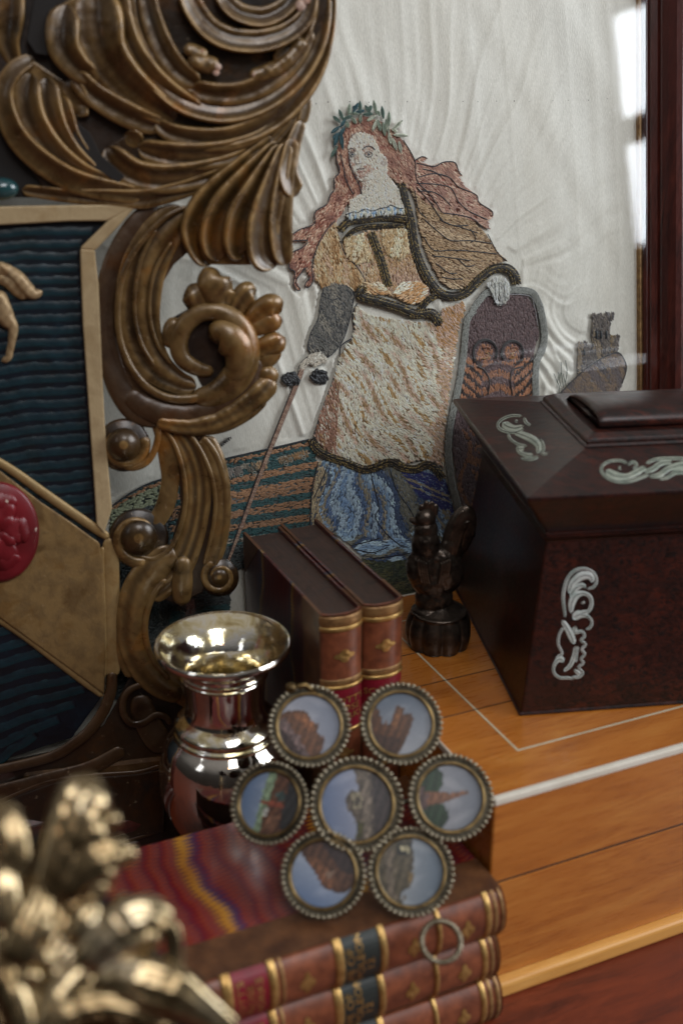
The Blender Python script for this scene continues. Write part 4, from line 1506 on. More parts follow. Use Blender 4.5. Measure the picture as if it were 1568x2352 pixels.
def haira(x, y):
    cx_, cy_ = (x - 574.2) / .4394, (y - 201) / .4394
    r = np.where(cx_ > 860, np.arctan2(np.full_like(x, .65) + .25 * np.sin(cx_ / 50), np.full_like(x, 1.0)), np.where(cx_ < 560, np.arctan2(np.ones_like(x), np.where(cy_ > 560, -.75, .12)), radians(52)))
    return r


def hairc(x, y):
    cx_ = (x - 574.2) / .4394
    cols = lin(np.array(HAIR, float))
    nz = np.sin(cx_ / 17 + y / 21) + np.sin(y / 9 - cx_ / 31) + rng.normal(0, .7, len(x))
    q = np.clip((nz + 2) / 4, 0, .99)
    c = cols[(q * 5).astype(int)]
    f = np.clip((cx_ - 450) / 700, 0, 1)[:, None]
    return c * (1 - f * .35) + lin((190, 160, 146)) * f * .35


fill('red_hair', hairp, HAIR, 60, ln=10, wd=2.4, cfn=hairc, afn=haira, base=(96, 56, 46), h=HS + .0003, density=1.1)
outline('hair_outline', [C3([(452, 335), (452, 380), (468, 440), (440, 475), (442, 530), (420, 560), (400, 610), (340, 650), (335, 712), (255, 745), (212, 780)]),
                         C3([(215, 802), (300, 800), (275, 835), (215, 870), (203, 940), (235, 965), (228, 1030), (248, 1060), (264, 1055), (240, 1020), (252, 990), (290, 940)]),
                         C3([(315, 990), (288, 1030), (302, 1047), (330, 1010), (325, 940), (352, 830), (400, 745), (445, 695)]),
                         C3([(800, 275), (835, 330), (862, 388), (865, 450), (880, 500), (940, 560), (1000, 650)]), C3([(855, 385), (900, 360), (925, 372)]),
                         C3([(870, 395), (960, 412), (1010, 390), (1070, 392), (1090, 440), (1105, 458)]), C3([(875, 470), (960, 450), (1040, 470), (1090, 520), (1180, 560), (1195, 600), (1262, 645), (1266, 672)]),
                         C3([(870, 500), (960, 505), (1040, 520), (1070, 560), (1090, 600), (1150, 650), (1238, 690)]), C3([(880, 540), (950, 545), (1000, 570), (1050, 620)]),
                         C3([(900, 425), (960, 440), (1000, 465)]), C3([(1000, 655), (1100, 668), (1170, 690), (1215, 735)]),
                         C3([(470, 345), (490, 420), (500, 480), (540, 560)]), C3([(515, 330), (520, 400), (550, 470), (575, 520), (580, 560)])], 2.4, NAVY, h=HS + .0009)

# face and neck
facep = C3([(515, 345), (512, 300), (530, 252), (560, 236), (600, 236), (640, 252), (665, 300), (680, 340), (718, 375), (716, 420), (712, 455), (745, 490), (775, 530), (800, 620), (806, 640), (700, 640), (600, 650), (510, 665), (525, 590), (560, 565), (585, 560), (585, 500), (560, 470), (535, 420), (522, 390)])


def facec(x, y):
    ix, iy = (x - 717.8) / .1831, (y - 218.2) / .1831
    n = len(x)
    c = np.tile(lin((202, 192, 177)), (n, 1))
    c[rng.random(n) < .4] = lin((214, 206, 194))
    for (px_, py_, r_, q) in ((700, 930, 60, (178, 142, 126)), (480, 880, 50, (170, 136, 120)), (610, 985, 60, (172, 134, 120)), (690, 690, 70, (178, 150, 134)), (545, 790, 28, (160, 130, 114)), (650, 1130, 60, (160, 136, 122)), (500, 690, 40, (170, 144, 128)), (900, 850, 50, (168, 156, 148))):
        m = ((ix - px_) ** 2 + (iy - py_) ** 2 < r_ ** 2) & (rng.random(n) < .6)
        c[m] = lin(q)
    return c


fill('face_and_neck', facep, [(180, 170, 155)], 72, ln=7, wd=2.0, cfn=facec, base=(138, 126, 112), h=HS + .0009, cnoise=.08, jit=.12, density=1.2)
mb = MB()
fh = HS + .0016
DK = (58, 60, 68)
for (ex_, ey_, rw, rh) in ((494, 745, 34, 34), (702, 745, 50, 34)):
    t = np.linspace(0, 2 * pi, 17)
    cord(mb, I_([(ex_ + rw * cos(q), ey_ + rh * sin(q)) for q in t]), 1.5, DK, fh)
    cord(mb, I_([(ex_ + 17 * cos(q), ey_ + 17 * sin(q)) for q in t]), 1.8, (70, 84, 98), fh)
    cord(mb, I_([(ex_ - 4, ey_), (ex_ + 5, ey_)]), 3.2, (40, 44, 52), fh)
cord(mb, I_([(448, 690), (470, 668), (510, 672), (530, 705)]), 1.6, DK, fh)
cord(mb, I_([(625, 690), (660, 650), (720, 640), (760, 665), (780, 690)]), 2.1, DK, fh)
cord(mb, I_([(545, 740), (535, 800), (525, 840), (545, 862), (580, 860), (625, 850)]), 1.1, (140, 112, 98), fh)
cord(mb, I_([(548, 935), (580, 922), (610, 930), (655, 915)]), 1.6, (88, 76, 76), fh)
cord(mb, I_([(555, 950), (590, 968), (640, 955)]), 1.3, (150, 110, 102), fh)
cord(mb, I_([(575, 1010), (620, 1030), (690, 1010)]), 1.0, (150, 128, 114), fh)
cord(mb, I_([(455, 560), (490, 505), (540, 480)]), 1.6, (112, 84, 76), fh)
cord(mb, I_([(590, 1070), (640, 1085), (720, 1060)]), 1.0, (150, 128, 114), fh)
mb.build('face_lines', M['thread'], pic)
fill('chemise_frill', C3([(500, 660), (560, 648), (610, 632), (680, 640), (735, 616), (800, 630), (806, 655), (700, 665), (600, 675), (520, 690)]), [(190, 200, 206), (122, 150, 178), (206, 204, 190), (176, 176, 160)], 88, ln=9, wd=2.6, h=HS + .0012, patch=(90, 3, 60))
outline('frill_outline', [C3([(500, 665), (540, 650), (560, 655), (600, 635), (640, 645), (680, 632), (720, 625), (735, 614), (770, 630), (800, 632)])], 2.2, NAVY, h=HS + .0016)

# laurel wreath
mb = MB()


def leaf(bx_, by_, tx, ty, c, w=26):
    (x0, y0), (x1, y1) = [q[:2] for q in I_([(bx_, by_), (tx, ty)])]
    L = math.hypot(x1 - x0, y1 - y0)
    a = atan2(y1 - y0, x1 - x0)
    wv = w * .1831
    n = max(4, int(L / 1.5))
    t = np.linspace(.05, .97, n)
    cols = np.clip(lin(c) * (1 + rng.normal(0, .22, (n, 1))), .004, .9)
    for sd in (-1, 1):
        prof_ = np.sin(pi * np.clip(t * .92 + .08, 0, 1)) * wv
        x = x0 + (x1 - x0) * t - sin(a) * sd * prof_ * .36
        y = y0 + (y1 - y0) * t + cos(a) * sd * prof_ * .36
        stitches(mb, x, y, a + sd * .55 + 0 * t, 1.4 + prof_ * 1.15, 1.9, HS + .0016 + 0 * t, cols, ht=1.0)
    cord(mb, [(x0, y0), (x1, y1)], 1.1, tuple(np.array(c) * .7), HS + .0019)


TE, MG, LG, PG = (40, 88, 98), (92, 118, 106), (152, 166, 146), (200, 204, 184)
for q in ((350, 345, 255, 265, MG), (385, 320, 330, 180, MG), (450, 260, 465, 108, LG), (500, 230, 572, 95, TE), (600, 240, 592, 70, MG), (735, 250, 655, 125, MG), (800, 245, 762, 62, LG), (890, 300, 865, 135, MG),
          (955, 390, 958, 205, LG), (990, 450, 1130, 315, PG), (1010, 500, 1200, 512, PG), (345, 390, 228, 480, TE), (350, 440, 380, 690, TE), (330, 460, 268, 650, TE), (310, 640, 230, 785, MG), (300, 480, 262, 560, TE),
          (415, 300, 350, 400, TE), (430, 330, 440, 405, LG), (490, 280, 545, 360, LG), (600, 250, 598, 350, LG), (790, 260, 680, 325, PG), (810, 300, 748, 455, PG), (820, 310, 850, 455, LG), (880, 340, 908, 515, LG),
          (930, 360, 955, 470, PG), (955, 470, 980, 620, PG), (1000, 540, 1050, 695, PG), (1080, 580, 1110, 725, PG), (380, 300, 500, 262, MG), (460, 225, 580, 235, LG), (540, 215, 650, 195, TE), (630, 245, 760, 235, MG), (350, 520, 372, 640, TE), (400, 400, 340, 520, TE), (720, 200, 730, 130, MG), (560, 170, 500, 150, TE), (845, 260, 810, 200, LG), (1000, 420, 1060, 470, PG), (920, 300, 925, 420, LG)):
    leaf(*q, w=34)
mb.build('laurel_wreath', M['thread'], pic)

# cloak, trims
fill('cloak', C3([(835, 510), (900, 590), (1000, 652), (1150, 690), (1232, 765), (1292, 862), (1340, 905), (1250, 930), (1190, 990), (1120, 1045), (1060, 1055), (1000, 1020), (950, 930), (905, 820), (880, 700), (865, 600)]),
     [(146, 118, 86), (164, 138, 106), (134, 106, 78), (176, 152, 122)], 20, ln=9, wd=2.4, patch=(15, 12, 60), base=(84, 66, 48), h=HS + .0004, label='tan cloak on the right shoulder')
outline('cloak_outline', [C3([(870, 520), (940, 600), (1010, 700), (1100, 730), (1190, 760)]), C3([(910, 690), (990, 760), (1050, 800), (1150, 800), (1260, 815)]), C3([(905, 780), (960, 850), (1050, 850), (1150, 855), (1290, 870)]),
                          C3([(990, 690), (1060, 720), (1140, 720)]), C3([(950, 880), (1050, 890), (1150, 905)]), C3([(1150, 740), (1180, 790), (1150, 810)]), C3([(970, 920), (1040, 970), (1080, 970)]), C3([(1090, 900), (1130, 935), (1170, 930)]),
                          C3([(1000, 990), (1050, 1000), (1110, 1000)]), C3([(860, 540), (880, 640), (920, 680)]), C3([(1240, 765), (1292, 862), (1340, 905)])], 2.2, NAVY, h=HS + .0011)
braid('collar_trim', C3([(788, 505), (810, 600), (838, 700), (852, 800), (880, 900), (930, 1000), (990, 1072), (1060, 1092), (1130, 1070), (1200, 1000), (1270, 950), (1340, 945), (1380, 980), (1392, 1030)]), 21, TRIM)
braid('neckline_trim', C3([(468, 745), (520, 700), (600, 690), (720, 676), (850, 690)]), 19, TRIM)
braid('neckline_trim', C3([(490, 800), (540, 750), (620, 728), (800, 722)]), 12, TRIM)
braid('bodice_trim', C3([(632, 760), (665, 850), (698, 950), (722, 1040)]), 20, TRIM + [(96, 82, 48)], gold=.4)
braid('belt_trim', C3([(590, 1040), (580, 1090), (680, 1120), (780, 1150), (870, 1185), (950, 1180), (990, 1235)]), 21, TRIM, h=HS + .002)
braid('belt_trim', C3([(870, 1190), (920, 1120), (965, 1090)]), 16, TRIM, h=HS + .002)

# mail arm, hand, sword
fill('mail_sleeve', C3([(385, 1050), (440, 1022), (500, 1033), (542, 1075), (532, 1150), (510, 1250), (480, 1330), (430, 1392), (400, 1412), (365, 1390), (312, 1380), (303, 1350), (320, 1280), (360, 1200), (370, 1110)]),
     [(88, 86, 82), (112, 108, 102), (72, 72, 72), (128, 122, 112)], 70, ln=7, wd=2.2, base=(48, 48, 50), patch=(60, 10, 30), h=HS + .0003, label='grey mail sleeve')
outline('sleeve_outline', [C3([(500, 1033), (542, 1075), (532, 1150), (510, 1250), (480, 1330), (430, 1392), (402, 1412)]), C3([(385, 1050), (370, 1110), (360, 1200), (320, 1280), (303, 1350), (312, 1385)]), C3([(375, 1090), (430, 1110), (460, 1100)]), C3([(320, 1290), (370, 1310), (420, 1340)])], 2.8, NAVY)
fill('sword_hand', C3([(322, 1390), (370, 1385), (402, 1412), (400, 1440), (372, 1442), (340, 1462), (312, 1442), (272, 1482), (254, 1475), (268, 1440)]), [(190, 184, 172), (170, 160, 146), (150, 142, 132)], 140, ln=8, wd=2, h=HS + .0008)
outline('hand_outline', [C3([(322, 1390), (268, 1438), (254, 1475), (272, 1482)])], 2, NAVY)
swd = [(694, 848), (672, 905), (640, 985), (600, 1085), (560, 1195), (535, 1262), (520, 1300)]
outline('sword_outline', [[(x_ - 6, y_) for x_, y_ in swd]], 2.4, NAVY)
mb = MB()
c_ = cr_spline(np.array(swd, float), 230)
w_ = np.interp(np.arange(230), [0, 229], [11, 6])
a_ = np.arctan2(np.gradient(c_[:, 1]), np.gradient(c_[:, 0]))
stroke(mb, PIC, [(x_, y_, 6.5 - .014 * (y_ - 848) * .5, 0) for x_, y_ in swd], PICPX, bulge=.4, thick=2, m=7, rough=0, h0=HS / PICPX, col=lin((92, 68, 56)))
cl_ = lin(np.array([(150, 116, 96), (126, 92, 76), (170, 140, 120)], float))[rng.integers(0, 3, 230)]
for off in (-.22, .22):
    stitches(mb, c_[:, 0] - np.sin(a_) * w_ * off, c_[:, 1] + np.cos(a_) * w_ * off, a_ + .75, w_ * .8, 2.0, np.full(230, HS + .0011), cl_)
mb.build('sword', M['thread'], pic)
mb = MB()
for (gx, gy, n_) in ((668, 872, 1), (732, 866, 1)):
    for k in range(46):
        a0 = rng.uniform(0, 2 * pi); r0 = rng.uniform(1, 15)
        x0, y0 = gx + r0 * 1.25 * cos(a0), gy + r0 * sin(a0)
        t = np.linspace(0, 1, 6)
        pts = PIC.at(np.stack([x0 + 13 * np.cos(a0 + 1.2) * (t - .5), y0 + 13 * np.sin(a0 + 1.2) * (t - .5)], 1), HS + .0012 + .0012 * np.sin(pi * t))
        mb.tube(pts, .0011, 6, lin((24, 24, 28)) * rng.uniform(.7, 1.5), up=PN)
mb.build('sword_guard', M['cord'], pic)

# shield with double eagle
shp = E_([(1065, 50), (1090, 15), (1150, -25), (1360, -25), (1415, 60), (1430, 200), (1400, 300), (1392, 545), (1405, 700), (1250, 1000), (1100, 1230), (1000, 1215), (960, 1000), (938, 850), (952, 700), (985, 560), (1012, 350), (1020, 180)])


def shc(x, y):
    ex, ey = (x - 660.3) / .4028, (y - 689) / .4028
    n = len(x)
    c = np.tile(lin((104, 84, 84)), (n, 1))
    c[rng.random(n) < .4] = lin((88, 70, 72))
    orange = lin((158, 108, 78))
    dark = lin((50, 38, 36))
    for (hx_, rr2) in ((1125, 46), (1280, 42)):
        d = np.hypot(ex - hx_, ey - 300)
        c[(d < rr2) & (rng.random(n) < .8)] = orange * .95
    # wings: slanting feathers either side
    wl_ = ((ex < 1105 - (ey - 350) * .02) & (ey > 330 + (1100 - ex) * .0) & (ey < 640) & (ex > 985))
    f = np.sin((ey - ex * .9) / 9.5)
    c[wl_ & (f > -.2)] = orange
    c[wl_ & (f <= -.2)] = dark
    wr = (ex > 1290) & (ey > 330) & (ey < 640)
    f = np.sin((ey + ex * .9) / 9.5)
    c[wr & (f > -.2)] = orange
    c[wr & (f <= -.2)] = dark
    bd = (ex > 1110) & (ex < 1290) & (ey > 350) & (ey < 900)
    f = np.sin(ey / 13 + np.cos((ex - 1200) / 28))
    c[bd & (f > .1)] = orange * .85
    tl = (ey > 680) & (np.abs(ex - 1085 - .03 * (ey - 700) + 18 * np.sin(ey / 35)) < 38)
    c[tl & (f > -.3)] = orange * .8
    tl2 = (ey > 740) & (np.abs(ex - 1010 - 30 * np.sin(ey / 60)) < 12)
    c[tl2] = orange * .7
    return c


fill('shield_field', shp, [(100, 80, 80)], 88, ln=9, wd=2.4, cfn=shc, base=(58, 46, 46), h=HS + .0002, cnoise=.16, label='mauve shield with brown eagle')
for pts in ([(1065, 55), (1025, 110), (1012, 200), (1000, 330), (975, 480), (945, 620), (920, 760), (915, 880), (935, 1040), (960, 1140), (985, 1215)],
            [(1060, 50), (1100, -5), (1160, -48), (1370, -50), (1425, 10), (1450, 100), (1462, 200), (1450, 280), (1418, 350), (1410, 450), (1412, 560), (1400, 680)]):
    sp_ = E_(pts)
    mb = MB()
    c_ = cr_spline(np.array([q[:2] for q in sp_]), 420)
    a_ = np.arctan2(np.gradient(c_[:, 1]), np.gradient(c_[:, 0]))
    stroke(mb, PIC, [(q[0], q[1], 8.5, 0) for q in sp_], PICPX, bulge=.5, thick=2, m=9, rough=0, h0=HS / PICPX, col=lin((112, 112, 108)))
    for k in range(4):
        off = rng.uniform(-7, 7, 420)
        stitches(mb, c_[:, 0] - np.sin(a_) * off, c_[:, 1] + np.cos(a_) * off, a_ + .2, 7, 1.9, HS + .0013 + .0004 * (1 - (off / 8) ** 2), np.clip(lin((142, 142, 136)) * (1 + rng.normal(0, .2, (420, 1))), .01, .9))
    mb.build('shield_border', M['thread'], pic)
mb = MB()
for (hx_, r_) in ((1125, 62), (1280, 56)):
    for k in range(3):
        t = np.linspace(pi * .8, pi * 2.15, 16)
        cord(mb, E_([(hx_ + (r_ + 4 * k) * cos(q), 300 + (r_ + 4 * k) * sin(q) * 1.1) for q in t]), 3.2, (44, 38, 40), HS + .0013 + .0002 * k)
for (x_, sg) in ((1130, 1), (1290, -1)):
    cord(mb, E_([(x_ - 50 * sg, 380), (x_ - 10, 400), (x_ + 20 * sg, 460), (x_ + 10 * sg, 540)]), 4, (52, 42, 42), HS + .001)
    cord(mb, E_([(x_, 300), (x_ + 20 * sg, 310), (x_ + 5, 330), (x_ - 25, 335)]), 2.5, (168, 130, 74), HS + .0014)
    cord(mb, E_([(x_ - 20, 275), (x_ + 10, 265), (x_ + 25, 285)]), 2.5, (160, 106, 84), HS + .0014)
mb.build('eagle_heads', M['thread'], pic)
outline('shield_inner_line', [E_([(1075, 40), (1095, 12), (1150, -26), (1365, -26), (1405, 40), (1425, 150)])], 1.4, (190, 186, 190), HS + .0012)
fill('shield_hand', C3([(1238, 1025), (1270, 996), (1330, 996), (1357, 1040), (1348, 1110), (1322, 1132), (1285, 1130), (1265, 1085), (1245, 1045)]), [(206, 206, 198), (186, 184, 176), (160, 158, 156)], 86, ln=10, wd=2.2, h=HS + .0022, patch=(90, 5, 60))
outline('hand_outline', [C3([(1245, 1045), (1268, 1085), (1285, 1130), (1322, 1132)]), C3([(1300, 1020), (1305, 1120)]), C3([(1325, 1020), (1332, 1115)]), C3([(1275, 1020), (1285, 1110)])], 1.4, (92, 96, 102), HS + .0028)

# hill and castle
CST = [(92, 84, 80), (112, 102, 94), (74, 70, 72), (128, 112, 92)]
fill('castle_tower', J_([(675, 330), (720, 330), (725, 380), (745, 330), (800, 330), (812, 385), (850, 310), (900, 310), (905, 385), (925, 320), (960, 320), (940, 400), (912, 410), (900, 640), (905, 840), (700, 940), (690, 700), (665, 600), (685, 420)]), CST, 80, ln=8, wd=2.2, base=(60, 56, 56), label='tall embroidered tower')
fill('castle_tower', J_([(495, 700), (530, 680), (560, 700), (580, 675), (620, 690), (625, 710), (660, 710), (690, 720), (700, 940), (600, 1010), (500, 1090), (490, 940), (505, 860)]), CST, 80, ln=8, wd=2.2, base=(60, 56, 56), label='low embroidered tower on the left')
fill('castle_tower', J_([(905, 600), (960, 610), (980, 590), (1030, 600), (1015, 680), (1000, 810), (910, 830)]), CST + [(130, 108, 74)], 85, ln=8, wd=2.2, base=(60, 56, 56), label='short embroidered turret on the right')
fill('hill', J_([(250, 1345), (350, 1250), (480, 1120), (620, 1000), (780, 900), (900, 840), (1010, 815), (1070, 880), (1105, 990), (1090, 1100), (1050, 1200), (1020, 1300), (980, 1400), (250, 1400)]), [(98, 88, 88), (112, 96, 86), (124, 104, 84), (84, 78, 80)], 62, ln=8, wd=2.2, base=(66, 60, 60), h=HS + .0002)
mb = MB()
for x_ in (735, 790, 858):
    cord(mb, J_([(x_, 545), (x_, 640)]), 6, (38, 44, 50), HS + .0006)
cord(mb, J_([(578, 780), (578, 850)]), 5, (38, 44, 50), HS + .0006)
cord(mb, J_([(265, 1345), (350, 1255), (480, 1125), (620, 1005), (780, 900), (900, 842), (1005, 815), (1070, 885), (1108, 990), (1090, 1100), (1050, 1210)]), 3.5, (40, 38, 42), HS + .0006)
mb.build('castle_windows', M['thread'], pic)
mb = MB()
for st in ([(240, 1200), (265, 1080), (250, 1060)], [(320, 1260), (300, 1120), (290, 930)], [(340, 1200), (365, 1060), (345, 910)], [(200, 1080), (235, 1170), (270, 1250), (260, 1330)], [(360, 1260), (330, 1150), (320, 1080)], [(290, 1250), (270, 1150), (295, 1060)]):
    cord(mb, J_(st), 1.8, (60, 76, 64), HS)
mb.build('thorn_bush', M['thread'], pic)
# stretched silk with puckers running out from the stitched figure
gu, gw = 470, 460
uu = np.linspace(IU0 - .004, IU1 + .006, gu)
ww = np.linspace(IW0 - .004, IW1 + .004, gw)
UU, WW = np.meshgrid(uu, ww, indexing='ij')
# figure axis in plane coordinates: wrinkles radiate from a spine running down the figure
axw = np.clip(WW, -.05, .225)
cxs = .075 + .10 * (0.2 - axw) * .6
dxp, dyp = UU - cxs, WW - axw * .9
dist = np.sqrt(dxp ** 2 + dyp ** 2)
ang = np.arctan2(dyp + .02, dxp)


def fbm1(a, seed, oct=3):
    r = np.zeros_like(a)
    for k in range(oct):
        f = 2 ** k
        r += np.sin(a * f * 1.0 + seed * (k + 1) * 1.7 + 1.3 * np.sin(a * f * .6 + seed)) / f
    return r / 1.75


def ridged(x): return 1 - np.abs(x)


warp = .35 * np.sin(dist * 38 + 3) + .2 * np.sin(UU * 90 + WW * 30)
p1 = ridged(fbm1(ang * 15 + warp, 1.3)) ** 2
p2 = ridged(fbm1(ang * 32 + warp * 2, 4.1)) ** 2
fall = np.exp(-np.clip(dist - .055, 0, 1) / .075)
long_ = np.exp(-np.clip(dist - .05, 0, 1) / .22)
vert = ridged(fbm1(UU * 110 + .5 * np.sin(WW * 14) + ang * 2, 2.2)) ** 1.5
patch_ = .35 + .65 * np.clip(.5 + .6 * fbm1(ang * 4 + 1.2, .4, 2), 0, 1)
p3 = ridged(fbm1(ang * 70 + warp * 3, 7.7)) ** 2
hz = .0022 * p1 * fall * patch_ + .0016 * p2 * fall * (1.2 - patch_) + .0008 * p3 * np.exp(-np.clip(dist - .05, 0, 1) / .04) + .0008 * p1 * long_ * patch_ + .0003 * vert * np.clip(WW / .3, .15, 1) + .0005 * fbm1(UU * 60 + WW * 40, 2, 2)
# small quilted hollows round the castle
cs = np.exp(-((UU - .205) / .05) ** 2 - ((WW - .135) / .06) ** 2)
a1_, a2_ = UU * 150 + 2.2 * np.sin(WW * 71 + 1) + 1.3 * np.sin(UU * 47), WW * 120 + 2.4 * np.sin(UU * 83 + 2) + 1.1 * np.sin(WW * 41 + UU * 60)
hz += .0020 * cs * (ridged(fbm1(a1_ + .6 * a2_, 3.3)) ** 2 - .4) + .0016 * cs * (ridged(fbm1(a2_ - .5 * a1_, 5.9)) ** 2 - .4)
edge = np.clip(np.minimum(np.minimum(UU - IU0, IU1 - UU), np.minimum(WW - IW0, IW1 - WW)) / .02, 0, 1)
hz = hz * 1.12 - .0013
hz = hz * edge
wp = PBASE + UU[..., None] * U + WW[..., None] * PW - CAM
dep = wp @ cf
SX, SY = CX + F * (wp @ cr) / dep, CY - F * (wp @ cu) / dep
sewn = np.zeros(SX.shape, bool)
for q_ in SEWN:
    sewn |= pip(q_, SX, SY)
for q_ in (C3([(470, 700), (870, 500), (900, 1060), (1000, 1260), (560, 1200), (560, 1020)]), C3([(820, 500), (1400, 900), (1400, 1040), (1080, 1110), (960, 1060)]), E_([(130, 780), (900, 960), (900, 1080), (140, 930)])):
    sewn |= pip(q_, SX, SY)
for _ in range(3):
    d_ = sewn.copy()
    d_[1:] |= sewn[:-1]; d_[:-1] |= sewn[1:]; d_[:, 1:] |= sewn[:, :-1]; d_[:, :-1] |= sewn[:, 1:]
    sewn = d_
hz = np.where(sewn, -.0006, np.minimum(hz, .0034))
g = PBASE + UU[..., None] * U + WW[..., None] * PW + (hz)[..., None] * PN
ii, jj = np.meshgrid(np.arange(gu - 1), np.arange(gw - 1), indexing='ij')
a = (ii * gw + jj).ravel()
link('silk_ground', g.reshape(-1, 3), np.stack([a, a + gw, a + gw + 1, a + 1], 1), M['silk'], pic)
# ------------------------------------------------------------------ carved and gilded cartouche
yw, ln_ = radians(12), radians(5)
CP = Plane((-.09, .675, .15), (sin(yw) * cos(ln_), -cos(yw) * cos(ln_), sin(ln_)))
cpx = .665 / F
crt = thing('carved_cartouche', 'carved and gilded wooden cartouche with scrolling leaves around a blue striped shield', 'carving', CP.at(np.array([300., 1800.])) * [1, 1, 0])


def grow(pts, closed):
    """carry members that leave the picture at the left on in their own direction, as the real carving does"""
    out = [list(p) for p in pts]
    n = len(out)
    for i, p in enumerate(pts):
        if p[0] == -40:
            for j in ((i + 1) % n, (i - 1) % n):
                if (closed or abs(i - j) == 1) and pts[j][0] != -40:
                    q = pts[j]
                    k = (q[1] - p[1]) / (q[0] - p[0])
                    out[i][0] = -330
                    out[i][1] = p[1] - 290 * max(-.7, min(.7, k))
                    break
    return out


def carve(name, strokes, m='gilt', conv=A_, label=None, **kw):
    mb = MB()
    kw.setdefault('rough', .02)
    kw.setdefault('bulge', .75)
    kw.setdefault('crest', -1 if name in ('acanthus_frond', 'acanthus_leaf', 'stem') else (1 if name == 'hanging_leaf' else 0))
    kw.setdefault('wide', 1.28 if 'leaf' in name or 'frond' in name or name == 'broken_edge' else 1.0)
    for st in strokes:
        opts = dict(kw)
        if isinstance(st, tuple):
            st, o2 = st
            opts.update(o2)
        stroke(mb, CP, conv(grow(st, False) if conv is G_ else st), cpx, **opts)
    o = mb.build(name, M[m], crt)
    md = o.modifiers.new('soften', 'SUBSURF'); md.levels = md.render_levels = 1
    if label: o['label'] = label
    return o


def slab(name, polys, h, thick, m, conv=A_, bev=6, label=None):
    mb = MB()
    for poly in polys:
        p = np.array([q[:2] for q in conv(grow(poly, True))])
        n = len(p)
        top = CP.at(p, h * cpx); bot = CP.at(p, (h - thick) * cpx)
        mb.add(np.vstack([top, bot]), [list(range(n)), list(range(n, 2 * n))[::-1]] + [[i, n + i, n + (i + 1) % n, (i + 1) % n] for i in range(n)])
    o = mb.build(name, M[m], crt, False)
    bevel(o, bev * cpx, 3)
    if label: o['label'] = label
    return o


FL2 = ((-.35, .16, .22), (.35, .16, .22))
FL3 = ((-.5, .12, .2), (0, .12, .2), (.5, .12, .2))
FL1 = ((0.1, .2, .3),)
# backing wood behind the top leaves
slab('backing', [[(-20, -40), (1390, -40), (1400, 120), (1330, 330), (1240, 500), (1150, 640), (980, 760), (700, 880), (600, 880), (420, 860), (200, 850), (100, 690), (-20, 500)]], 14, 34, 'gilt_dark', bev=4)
for pl_, h_ in (([(1470, -40), (1440, 190), (1330, 400), (1100, 580), (840, 590), (700, 520), (560, 300), (520, -40)], 44), ([(640, 560), (840, 620), (1100, 640), (1330, 470), (1200, 680), (900, 830), (600, 840), (490, 760), (490, 650)], 30),
                ([(150, 270), (60, 330), (20, 450), (70, 610), (240, 770), (560, 850), (470, 790), (380, 690), (330, 520), (300, 370)], 22), ([(1240, 620), (1000, 820), (860, 960), (860, 1110), (940, 1185), (1280, 1190), (1300, 900), (1350, 480)], 26),
                ([(240, 40), (240, 280), (420, 400), (660, 540), (640, 300), (580, -40), (380, -40)], 34)):
    slab('leaf_body', [pl_], h_, 46, 'gilt', bev=4)
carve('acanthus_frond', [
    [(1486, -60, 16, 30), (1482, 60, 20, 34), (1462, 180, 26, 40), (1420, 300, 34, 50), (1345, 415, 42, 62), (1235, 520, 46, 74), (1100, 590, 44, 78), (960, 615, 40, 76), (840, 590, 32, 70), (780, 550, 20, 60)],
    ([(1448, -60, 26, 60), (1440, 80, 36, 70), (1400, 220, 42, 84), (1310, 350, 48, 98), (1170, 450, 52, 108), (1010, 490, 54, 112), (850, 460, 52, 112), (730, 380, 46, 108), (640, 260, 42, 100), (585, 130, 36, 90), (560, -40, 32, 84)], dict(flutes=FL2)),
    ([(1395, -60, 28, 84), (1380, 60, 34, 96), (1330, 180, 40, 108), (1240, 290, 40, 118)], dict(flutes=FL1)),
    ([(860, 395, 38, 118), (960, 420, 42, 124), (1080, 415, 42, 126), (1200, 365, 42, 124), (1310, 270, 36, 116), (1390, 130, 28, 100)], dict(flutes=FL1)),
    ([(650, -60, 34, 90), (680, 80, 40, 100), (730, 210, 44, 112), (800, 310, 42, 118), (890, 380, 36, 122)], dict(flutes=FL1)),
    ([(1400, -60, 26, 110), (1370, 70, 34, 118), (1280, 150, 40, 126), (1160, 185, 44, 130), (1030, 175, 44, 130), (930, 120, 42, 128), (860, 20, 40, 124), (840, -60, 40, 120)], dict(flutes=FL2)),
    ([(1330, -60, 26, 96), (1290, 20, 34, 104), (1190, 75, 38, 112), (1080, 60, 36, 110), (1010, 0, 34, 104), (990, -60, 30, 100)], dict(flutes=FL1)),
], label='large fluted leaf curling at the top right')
slab('backing', [[(-40, 380), (20, 420), (110, 680), (240, 800), (560, 860), (600, 885), (-40, 885)]], 4, 20, 'black_void', bev=2)
